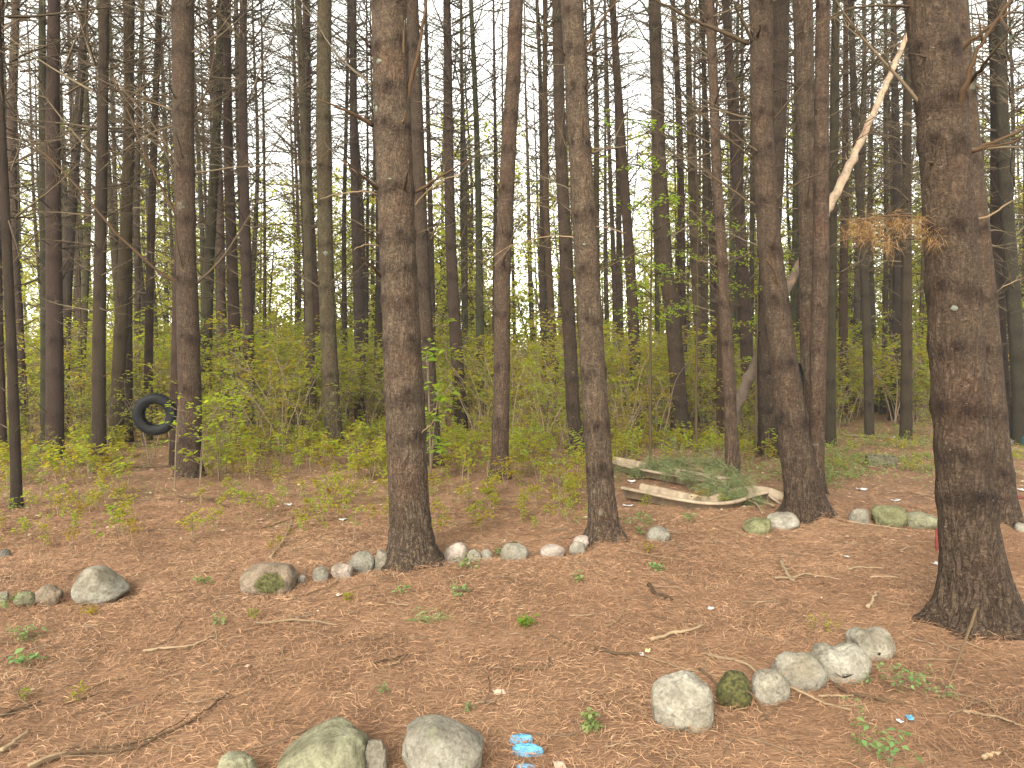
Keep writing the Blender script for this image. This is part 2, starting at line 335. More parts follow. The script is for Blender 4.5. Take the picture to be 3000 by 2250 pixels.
def rock_mat():
    m, nt, b = new_mat("field_stone"); L = nt.links; b.inputs["Roughness"].default_value = 0.85
    v = coords(nt, (1, 1, 1)); oi = N(nt, "ShaderNodeObjectInfo")
    f1 = ramp(nt, noise(nt, v, 70, 5, 0.7), [(0.3, (0.62, 0.61, 0.6)), (0.5, (0.95, 0.95, 0.94)), (0.7, (1.3, 1.29, 1.27))])
    f2 = ramp(nt, noise(nt, v, 7, 5, 0.6), [(0.3, (0.52, 0.49, 0.45)), (0.6, (1.15, 1.15, 1.13))])
    c = mix(nt, 1.0, mix(nt, 1.0, oi.outputs["Color"], f1.outputs[0], 'MULTIPLY'), f2.outputs[0], 'MULTIPLY')
    sp = ramp(nt, noise(nt, v, 38, 2, 0.4), [(0.28, (1, 1, 1)), (0.33, (0, 0, 0))])
    c = mix(nt, mix(nt, 1.0, sp.outputs[0], (0.55,) * 3, 'MULTIPLY'), c, (0.05, 0.046, 0.04))
    ly = ramp(nt, noise(nt, v, 9, 5, 0.65), [(0.60, (0, 0, 0)), (0.68, (1, 1, 1))])
    c = mix(nt, mix(nt, 1.0, ly.outputs[0], (0.5,) * 3, 'MULTIPLY'), c, (0.115, 0.12, 0.07))
    vw = N(nt, "ShaderNodeTexNoise"); vw.inputs["Scale"].default_value = 5; L.new(v, vw.inputs["Vector"])
    vq = N(nt, "ShaderNodeVectorMath", operation='MULTIPLY_ADD'); vq.inputs[1].default_value = (0.3, 0.3, 0.3); L.new(vw.outputs["Color"], vq.inputs[0]); L.new(v, vq.inputs[2])
    vk = N(nt, "ShaderNodeTexVoronoi", feature='DISTANCE_TO_EDGE'); vk.inputs["Scale"].default_value = 3.2; L.new(vq.outputs[0], vk.inputs["Vector"])
    kr = ramp(nt, vk.outputs["Distance"], [(0.0, (0.3,) * 3), (0.014, (0, 0, 0))])
    c = mix(nt, kr.outputs[0], c, mix(nt, 1.0, c, (0.35, 0.32, 0.28), 'MULTIPLY'))
    dirt = ramp(nt, noise(nt, v, 3.2, 5, 0.6), [(0.5, (0, 0, 0)), (0.7, (0.6,) * 3)])
    c = mix(nt, dirt.outputs[0], c, mix(nt, 1.0, c, (0.66, 0.56, 0.42), 'MULTIPLY'))
    mo = N(nt, "ShaderNodeMath", operation='MULTIPLY_ADD'); mo.inputs[1].default_value = 1.6
    L.new(attr(nt, "moss"), mo.inputs[0]); sb = N(nt, "ShaderNodeMath", operation='MULTIPLY'); sb.inputs[1].default_value = 0.9
    L.new(noise(nt, v, 18, 5, 0.7), sb.inputs[0]); L.new(sb.outputs[0], mo.inputs[2])
    ms = ramp(nt, mo.outputs[0], [(0.72, (0, 0, 0)), (0.95, (1, 1, 1))])
    mcol = ramp(nt, noise(nt, v, 60, 3), [(0.35, (0.022, 0.021, 0.009)), (0.65, (0.075, 0.072, 0.02))])
    c = mix(nt, ms.outputs[0], c, mcol.outputs[0])
    L.new(c, b.inputs["Base Color"])
    h = N(nt, "ShaderNodeMath", operation='ADD'); L.new(noise(nt, v, 45, 6, 0.7), h.inputs[0]); L.new(noise(nt, v, 12, 4), h.inputs[1])
    bump(nt, h.outputs[0], b, 0.8, 0.012)
    return m
M_ROCK = rock_mat()
def plain(name, col, rough=0.6, spec=0.4, var=0.25, scale=12, bstr=0.2, bdist=0.003):
    m, nt, b = new_mat(name); b.inputs["Roughness"].default_value = rough; b.inputs["Specular IOR Level"].default_value = spec
    v = coords(nt, (1, 1, 1)); n = noise(nt, v, scale, 6, 0.65)
    lo, hi = tuple(x * (1 - var) for x in col), tuple(min(1, x * (1 + var)) for x in col)
    nt.links.new(ramp(nt, n, [(0.3, lo), (0.7, hi)]).outputs[0], b.inputs["Base Color"]); bump(nt, n, b, bstr, bdist)
    return m
M_RUBBER = plain("black_rubber", (0.006, 0.0065, 0.007), 0.6, 0.12, 0.4, 20)
M_SLIDE = plain("beige_plastic", (0.215, 0.165, 0.11), 0.7, 0.25, 0.45, 9)
M_BLUE = plain("blue_plastic_film", (0.08, 0.27, 0.43), 0.35, 0.5, 0.5, 26, 1.0, 0.02)
M_PAPER = plain("white_paper", (0.42, 0.41, 0.40), 0.6, 0.3, 0.1, 20)
M_YELLOW = plain("pale_yellow_card", (0.52, 0.46, 0.19), 0.6, 0.3, 0.15, 20)
M_RED = plain("red_paint", (0.12, 0.018, 0.015), 0.7, 0.3, 0.4, 30)
M_PINKTAN = plain("pinkish_tan_wood", (0.42, 0.29, 0.21), 0.8, 0.2, 0.2, 25)
M_CINDER = plain("weathered_concrete", (0.085, 0.076, 0.05), 0.95, 0.1, 0.5, 22, 0.8, 0.006)
M_TEAL = plain("teal_plastic", (0.012, 0.05, 0.062), 0.5, 0.4, 0.3, 10)
M_LICHEN = plain("grey_lichen", (0.105, 0.112, 0.085), 0.9, 0.1, 0.3, 60)

# ------------------------------------------------------------------ trunks, limbs and crowns
def trunk_mesh(name, ax, rad, H, zs, sides, knots, rough, seed, mat, flare=0.0, unit=False):
    """ax(z)->x,y ; rad(z)->r ; knots: (z, azimuth, size)"""
    zs = np.asarray(zs, float); m = len(zs); th = np.linspace(0, 2 * np.pi, sides, endpoint=False)
    Z, T = np.meshgrid(zs, th, indexing='ij')
    r = rad(zs)[:, None] * np.ones_like(T)
    P = np.stack([np.cos(T) * 1.2 + seed * 3.3, np.sin(T) * 1.2, Z * 0.7], -1)
    r = r * (1 + 0.032 * fbm(P * 1.3, seed, 3))
    lob = 0.5 + 0.5 * np.cos(T * 4 + seed) * np.cos(T * 2.3 + seed * 1.7)
    r = r * (1 + flare * np.exp(-np.maximum(Z, 0) / 0.11) * (0.2 + 1.5 * lob ** 2))
    kn = np.zeros_like(T)
    for z, a, s in knots:
        da = (T - a + np.pi) % (2 * np.pi) - np.pi
        rr = float(rad(np.array([z]))[0]); 
        g = np.exp(-((Z - z) / (0.05 * s)) ** 2 - (da / (0.33 * s)) ** 2)
        r = r * (1 + 0.07 * g); kn = np.maximum(kn, 0.97 * np.exp(-((Z - z) / (0.040 * s)) ** 2 - (da / (0.30 * s)) ** 2))
        gw = np.exp(-((Z - z) / 0.07) ** 2); r = r * (1 + 0.004 * gw); kn = np.maximum(kn, 0.55 * np.exp(-((Z - z + 0.03 + 0.018 * np.sin(T * 2 + z * 5) + 0.010 * np.sin(T * 7 + z * 3)) / 0.030) ** 2) * (0.7 + 0.3 * np.cos(T * 3 + z * 9)))
    if rough > 0:
        amp = rough * (0.35 + 0.65 * np.exp(-np.maximum(Z, 0) / 1.6))
        Q = np.stack([np.cos(T) * 7, np.sin(T) * 7, Z * 9], -1)
        r = r + amp * (np.abs(fbm(Q, seed + 9, 3)) - 0.3) + amp * 0.5 * np.sign(fbm(Q * 1.9, seed + 19, 2)) * 0.5
    cx, cy = ax(zs)
    V = np.stack([cx[:, None] + r * np.cos(T), cy[:, None] + r * np.sin(T), Z], -1).reshape(-1, 3)
    i, j = np.meshgrid(np.arange(m - 1), np.arange(sides), indexing='ij'); j2 = (j + 1) % sides
    Q = np.stack([i * sides + j, i * sides + j2, (i + 1) * sides + j2, (i + 1) * sides + j], -1).reshape(-1, 4)
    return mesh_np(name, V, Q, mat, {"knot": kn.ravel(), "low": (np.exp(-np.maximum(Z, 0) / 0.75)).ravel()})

def limb(mb, rng, p0, az, el, L, r, n=4, twigs=4, t=0.4, seg=6, droop=0.25, tw_n=3):
    """one dead limb with side twigs"""
    d = np.array([math.cos(az) * math.cos(el), math.sin(az) * math.cos(el), math.sin(el)])
    P = [np.asarray(p0, float)]
    side = np.cross(d, [0, 0, 1.0]); side /= np.linalg.norm(side) + 1e-6
    bend = rng.normal(0, 0.13)
    for k in range(seg):
        d = d + side * (bend / seg * 2 + rng.normal(0, 0.07)) + np.array([0, 0, droop / seg + rng.normal(0, 0.06)])
        d /= np.linalg.norm(d); P.append(P[-1] + d * L / seg)
    P = np.array(P); s = np.linspace(0, 1, seg + 1)
    tube(mb, P, r * (1 - 0.78 * s), n, t)
    for k in range(twigs):
        u = rng.uniform(0.25, 0.97); i = min(int(u * seg), seg - 1); f = u * seg - i
        q = P[i] * (1 - f) + P[i + 1] * f; dd = P[i + 1] - P[i]; dd /= np.linalg.norm(dd)
        sd = side * (1 if k % 2 else -1) * rng.uniform(0.5, 1.1) + dd * rng.uniform(0.3, 1.0) + np.array([0, 0, rng.normal(0.05, 0.4)])
        sd /= np.linalg.norm(sd); l = L * rng.uniform(0.12, 0.36); e = q + sd * l + rng.normal(0, 0.03, 3) * l
        mid = (q + e) / 2 + rng.normal(0, 0.06, 3) * l
        tube(mb, [q, mid, e], np.array([0.42, 0.3, 0.12]) * r * (1 - 0.5 * u), tw_n, t + 0.05)
        if l > 0.22:
            for _ in range(2):
                sd2 = sd + rng.normal(0, 0.6, 3); sd2 /= np.linalg.norm(sd2)
                tube(mb, [mid, mid + sd2 * l * rng.uniform(0.3, 0.6)], np.array([0.25, 0.1]) * r * (1 - 0.5 * u), 3, t + 0.1)
    return P

def tuft(mb, rng, p, d, n, L, w, t):
    """a brush of needles"""
    D = rng.normal(0, 0.62, (n, 3)) + np.asarray(d)[None] * 0.8; D /= np.linalg.norm(D, axis=1, keepdims=True)
    S = np.cross(D, rng.normal(0, 1, (n, 3))); S /= np.linalg.norm(S, axis=1, keepdims=True)
    B = np.asarray(p)[None] + rng.normal(0, 0.02, (n, 3)); LL = L * rng.uniform(0.7, 1.15, (n, 1))
    tip = B + D * LL + np.array([0, 0, -0.18]) * LL
    mid = B + D * LL * 0.55
    V = np.stack([B, mid + S * w, tip, mid - S * w], 1).reshape(-1, 3)
    Q = np.arange(n * 4).reshape(-1, 4)
    mb.add(V, Q, np.repeat(np.clip(rng.normal(t, 0.2, n), 0, 1), 4))

def branchwork_variant(seed, r_base, z0, z1, dense=1.0):
    rng = np.random.default_rng(seed); mb = MB(); z = z0
    while z < z1:
        n = rng.integers(3, 6); a0 = rng.uniform(0, 6.28)
        for k in range(n):
            if rng.random() > dense: continue
            a = a0 + k * 6.28 / n + rng.normal(0, 0.3); zz = z + rng.normal(0, 0.05); h = min(1, max(0, (zz - 1.2) / 4))
            L = rng.uniform(0.15, 0.6) + h * rng.uniform(0.3, 1.9); rr = r_base * (1 - zz / 21)
            if zz < 2.2 and rng.random() < 0.55: L *= 0.35
            limb(mb, rng, [math.cos(a) * rr * 0.8, math.sin(a) * rr * 0.8, zz], a, rng.normal(0.38, 0.28), L, 0.007 + 0.007 * L, 3, int(2 + L * 5), rng.uniform(0.1, 0.75), 5, rng.normal(0.15, 0.25))
        z += rng.uniform(0.38, 0.62)
    return mb

def crown_variant(seed, z0=6.6, z1=17.5, ntw=3.3, w=0.005, skip=0.28):
    """live upper crown: limbs and needle brushes, open enough for the sky to show"""
    rng = np.random.default_rng(seed); lm, nd = MB(), MB(); z = z0
    while z < z1:
        f = (z - z0) / (z1 - z0); Lm = (0.8 + 1.5 * min(1, f * 2.5)) * (1.0 if f < 0.55 else (1.15 - f) / 0.6)
        n = rng.integers(3, 6); a0 = rng.uniform(0, 6.28)
        for k in range(n):
            if rng.random() < skip + (0.35 if f < 0.2 else 0): continue
            a = a0 + k * 6.28 / n + rng.normal(0, 0.3); L = max(0.4, Lm * rng.uniform(0.65, 1.2))
            P = limb(lm, rng, [0, 0, z], a, rng.normal(0.3, 0.2), L, 0.012 + 0.006 * L, 3, 2, 0.3, 5)
            for q in range(int(ntw * (0.6 + L * 0.8))):
                u = rng.uniform(0.35, 1.0); i = min(int(u * 5), 4); g = u * 5 - i; p = P[i] * (1 - g) + P[i + 1] * g
                d = P[i + 1] - P[i]; d /= np.linalg.norm(d); off = rng.normal(0, 0.19, 3) * (0.5 + 0.5 * L)
                off[2] *= 0.45
                d2 = d + off * 1.5; d2 /= np.linalg.norm(d2)
                tuft(nd, rng, p + off, d2, 11, 0.15, w, rng.uniform(0.2, 0.8))
        z += rng.uniform(0.5, 0.75)
    return lm, nd.mesh("needles", M_NEEDLE, False)
BRANCHWORK = [branchwork_variant(100 + k, 0.12, 0.8, 10.0, 0.85) for k in range(9)]
BRANCHWORK_FAR = [branchwork_variant(150 + k, 0.10, 1.0, 11.0, 0.42) for k in range(5)]
CROWNS = [crown_variant(200 + k) for k in range(6)]
def joined(parts):
    mb = MB()
    for p in parts: mb.add(*p.arrays())
    return mb.mesh("crown", M_TWIG)  # also holds the dead limbs of the lower trunk, not only crown limbs
UPPER = [(lm.mesh("crown", M_TWIG), nd) for lm, nd in CROWNS]
MID_CROWNS = [(joined([BRANCHWORK[k % 9], CROWNS[(k * 5 + 1) % 6][0]]), CROWNS[(k * 5 + 1) % 6][1]) for k in range(12)]
FAR_CROWNS = [(joined([BRANCHWORK_FAR[k % 5], CROWNS[(k * 7 + 2) % 6][0]]), CROWNS[(k * 7 + 2) % 6][1]) for k in range(10)]

# trunk colours (bark albedo)
COL = {'brown': (0.060, 0.043, 0.029), 'green': (0.068, 0.057, 0.033), 'red': (0.070, 0.049, 0.034), 'dark': (0.043, 0.031, 0.021), 'pale': (0.105, 0.078, 0.056), 'grey': (0.078, 0.059, 0.041)}
def whorl_knots(rng, z0, z1, gap=(0.4, 0.7)):
    K = []; z = z0
    while z < z1:
        a0 = rng.uniform(0, 6.28); n = rng.integers(3, 6)
        for k in range(n): K.append((z + rng.normal(0, 0.025), a0 + k * 6.28 / n + rng.normal(0, 0.25), rng.uniform(0.6, 1.15)))
        z += rng.uniform(*gap)
    return K
MID_TRUNKS = []
for k in range(6):
    rng = np.random.default_rng(40 + k)
    ph, am = rng.uniform(0, 6.28), rng.uniform(0.25, 0.7)
    zs = np.concatenate([np.linspace(-0.15, 0.6, 16), np.linspace(0.7, 10, 120), np.linspace(10.3, 18, 14)])
    MID_TRUNKS.append(trunk_mesh("trunk", lambda z, ph=ph, am=am: (am * np.sin(z * 0.55 + ph) - am * math.sin(ph), am * np.cos(z * 0.4 + ph) - am * math.cos(ph)),
        lambda z: np.maximum(0.08, 1 - np.maximum(z, 0) / 19.5), 18, zs, 16, whorl_knots(rng, 0.7, 10), 0, k, M_BARK, 0.32))

# ---- near pines: axis traced as (row, centre, width) at the tree's own distance
NEAR = [
 # key, base px, profile, bark colour, furrowed, label
 ('middle', (1211, 1664), [(0, 1138, 97), (386, 1150, 108), (800, 1166, 104), (1136, 1182, 113), (1470, 1197, 117), (1560, 1202, 124), (1615, 1207, 142), (1664, 1212, 172)], 'grey', 1, 'thick scaly pine standing in the stone row, upright oval stone at its foot'),
 ('tyrepine', (553, 1412), [(0, 536, 62), (386, 540, 59), (800, 547, 55), (900, 549, 62), (1232, 556, 66), (1350, 553, 72), (1412, 553, 90)], 'brown', 1, 'sturdy brown pine with the black tyre at its side'),
 ('slim', (1775, 1600), [(0, 1672, 64), (386, 1694, 64), (800, 1718, 72), (1000, 1730, 74), (1232, 1746, 77), (1474, 1762, 82), (1560, 1770, 90), (1600, 1775, 108)], 'grey', 0, 'slim grey pine with an upright reddish stub, egg-shaped stone at its foot'),
 ('twin', (2372, 1528), [(0, 2232, 66), (386, 2232, 62), (750, 2252, 67), (1090, 2296, 80), (1280, 2322, 87), (1420, 2345, 104), (1490, 2362, 118), (1528, 2372, 134)], 'brown', 1, 'leaning pine that forks low into two stems, pale grey boulder at its foot'),
 ('stout', (2868, 1850), [(0, 2726, 137), (480, 2770, 134), (895, 2788, 140), (1232, 2808, 150), (1500, 2824, 152), (1680, 2850, 180), (1780, 2862, 214), (1850, 2872, 262)], 'brown', 1, 'stoutest pine, flaring roots and a red stake beside its foot'),
 ('behindstout', (2938, 1541), [(0, 2788, 74), (480, 2840, 74), (895, 2882, 74), (1232, 2905, 76), (1474, 2930, 86), (1541, 2938, 104)], 'brown', 0, 'straight brown pine half hidden directly behind the stoutest pine'),
 ('crooked', (1466, 1418), [(0, 1513, 40), (250, 1503, 43), (386, 1493, 43), (560, 1484, 46), (800, 1471, 49), (1136, 1470, 48), (1340, 1464, 52), (1418, 1466, 62)], 'red', 0, 'reddish brown pine bending rightward as it rises, between thick scaly and slim grey pines'),
 ('shadowpine', (1273, 1374), [(0, 1207, 36), (386, 1223, 38), (800, 1238, 41), (1000, 1249, 43), (1232, 1264, 44), (1374, 1273, 54)], 'dark', 0, 'dark pine close behind the right side of the thick scaly pine'),
 ('darkslim', (1692, 1340), [(0, 1631, 27), (386, 1640, 34), (800, 1659, 38), (1000, 1669, 39), (1232, 1680, 41), (1340, 1692, 50)], 'dark', 0, 'dark brown pine just left of and behind the slim grey pine'),
 ('flaky', (2148, 1428), [(0, 2076, 24), (240, 2090, 26), (480, 2097, 27), (800, 2115, 32), (1000, 2128, 36), (1232, 2140, 38), (1428, 2148, 46)], 'red', 0, 'thin flaky reddish pine at the end of the beige slide channel'),
 ('rough', (2388, 1465), [(0, 2353, 56), (386, 2362, 52), (750, 2366, 50), (1090, 2368, 50), (1300, 2376, 56), (1465, 2386, 70)], 'grey', 1, 'deeply furrowed grey pine behind the fork of the leaning pine'),
 ('stump', (2256, 1342), [(0, 2285, 52), (386, 2276, 54), (750, 2256, 58), (1000, 2246, 60), (1232, 2250, 60), (1342, 2258, 72)], 'dark', 1, 'blackish pine mostly covered by the leaning forked pine'),
 ('moss', (982, 1316), [(0, 951, 41), (386, 948, 43), (800, 954, 45), (1000, 962, 47), (1200, 972, 50), (1316, 982, 58)], 'green', 0, 'mossy green barked pine left of the thick scaly pine, wide pale lichen spot on it'),
 ('darkmid', (1994, 1298), [(0, 1918, 36), (386, 1927, 36), (800, 1950, 44), (900, 1970, 44), (1090, 1985, 46), (1200, 1990, 50), (1298, 1994, 60)], 'dark', 0, 'dark thick pine rising beyond the beige slide channels'),
]
WHORL_ROWS = {'middle': [30, 165, 285, 385, 570, 705, 800, 905, 1030, 1180, 1290], 'stout': [0, 160, 330, 455, 690, 885, 1040, 1210, 1340, 1480], 'slim': [60, 178, 292, 448, 655, 820, 960, 1105, 1270, 1400],
 'twin': [30, 125, 240, 360, 470, 605, 760, 900, 1080, 1250], 'tyrepine': [45, 170, 342, 515, 655, 838, 1000, 1150, 1300], 'moss': [120, 350, 490, 600, 720, 845, 960, 1100], 'crooked': [110, 250, 350, 450, 560, 690, 800, 930, 1080, 1250],
 'flaky': [60, 180, 320, 430, 515, 650, 785, 900, 1020, 1180], 'behindstout': [120, 300, 480, 690, 885, 1040, 1230, 1400], 'shadowpine': [150, 280, 400, 560, 700, 850, 1000, 1180]}
NEAR_ROOT = {}; NEAR_AX = {}
KEEP = []       # (x, y, r) kept clear of shrubs
def near_depth(b): return ground_pt(*b)
for key, b, prof, col, rgh, lab in NEAR:
    g = ground_pt(*b); MOUNDS.append((g[0], g[1], 0.38, 0.05)); KEEP.append((g[0], g[1], 0.3))
prng = np.random.default_rng(7)
for kk, (key, b, prof, col, rgh, lab) in enumerate(NEAR):
    g = ground_pt(*b); w = prof[-1][2]; Y = g[1]
    pz, pxs, pr = [], [], []
    for row, cx, ww in prof[::-1]:
        p = at(cx, row, Y); pz.append(p[2]); pxs.append(p[0] - g[0]); pr.append(ww / 2 / F_PX * Y * 0.985)
    pz[0] = 0.0; z_top = pz[-1]
    pz += [17.5]; pxs += [pxs[-1] + (pxs[-1] - pxs[-3]) / (pz[-2] - pz[-4]) * (17.5 - z_top) * 0.6]; pr += [0.02]
    pz, pxs, pr = map(np.array, (pz, pxs, pr))
    grid = np.linspace(-0.2, 17.5, 600); k5 = np.ones(17) / 17
    gx = np.interp(grid, pz, pxs); gx = np.convolve(np.pad(gx, 8, mode='edge'), k5, 'valid')
    axf = lambda z, gx=gx, sd=kk: (np.interp(z, grid, gx), 0.02 * np.sin(z * 0.9 + sd) * np.minimum(1, np.maximum(z, 0)))
    radf = lambda z, pz=pz, pr=pr: np.interp(z, pz, pr)
    rng = np.random.default_rng(60 + kk)
    K = whorl_knots(rng, 0.75, z_top + 0.8, (0.36, 0.62))
    if key in WHORL_ROWS:
        K = []
        for row in WHORL_ROWS[key]:
            zz = at(b[0], row, Y)[2]; n_ = rng.integers(4, 6); a0 = -1.57 + rng.normal(0, 0.7)
            for q_ in range(n_): K.append((zz + rng.normal(0, 0.018), a0 + q_ * 6.28 / n_ + rng.normal(0, 0.22), rng.uniform(0.8, 1.35)))
    dz = 0.018 if Y < 8 else 0.03
    zs = np.concatenate([np.arange(-0.15, z_top + 0.4, dz), np.linspace(z_top + 0.7, 17.5, 14)])
    loc = (g[0], g[1], ghs(g[0], g[1]) - 0.02)
    root = thing("pine_tree", lab, "pine tree", loc, "pine trees of the plantation")
    sides = 96 if Y < 6.5 else (72 if Y < 8 else 40)
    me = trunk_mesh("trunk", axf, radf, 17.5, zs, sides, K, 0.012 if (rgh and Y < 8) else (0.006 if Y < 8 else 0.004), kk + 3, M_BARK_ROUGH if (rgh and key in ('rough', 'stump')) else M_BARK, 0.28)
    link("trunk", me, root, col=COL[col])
    NEAR_ROOT[key] = root; NEAR_AX[key] = (axf, radf, Y, loc, z_top, K, g)

def stem_branch(key, pts, r0, dy=0.0, col='brown', twigs=5, tint=None, r1=None, seed=None):
    """a branch of a near pine through picture points at the tree's distance, swinging dy metres in depth"""
    axf, radf, Y, loc, zt, K, g = NEAR_AX[key]
    seed = int(pts[0][0] * 7 + pts[0][1] * 3 + pts[-1][0]) if seed is None else seed
    rng = np.random.default_rng(seed); n = len(pts)
    P = np.array([at(px, py, Y + dy * (i / (n - 1))) for i, (px, py) in enumerate(pts)]) - np.array(loc)
    P = smooth_path(P, 4); P[1:-1] += rng.normal(0, 0.0025, (len(P) - 2, 3))
    mb = MB(); s = np.linspace(0, 1, len(P)); r1 = r0 * 0.3 if r1 is None else r1
    t = {'brown': 0.3, 'pale': 0.9, 'grey': 0.55, 'red': 0.38}[col] if tint is None else tint
    tube(mb, P, (r0 * (1 - s) + r1 * s) * (1 + 0.06 * rng.normal(0, 1, len(P))), 6 if r0 > 0.009 else 5, t)
    L = np.linalg.norm(P[-1] - P[0])
    for k in range(twigs):
        i = rng.integers(len(P) // 4, len(P) - 1); d = P[i + 1] - P[i]; d /= np.linalg.norm(d)
        e = d * 0.7 + rng.normal(0, 0.6, 3); e /= np.linalg.norm(e)
        limb(mb, rng, P[i], math.atan2(e[1], e[0]), math.asin(max(-1, min(1, e[2]))), L * rng.uniform(0.12, 0.38), r0 * 0.35, 4, 2, t, 4)
    me = mb.mesh("branch", M_TWIG)
    link("branch", me, NEAR_ROOT[key], col={'brown': (1, .9, .8), 'pale': (1.15, 1.0, .85), 'grey': (1, 1, 1), 'red': (1.0, .76, .60)}[col])

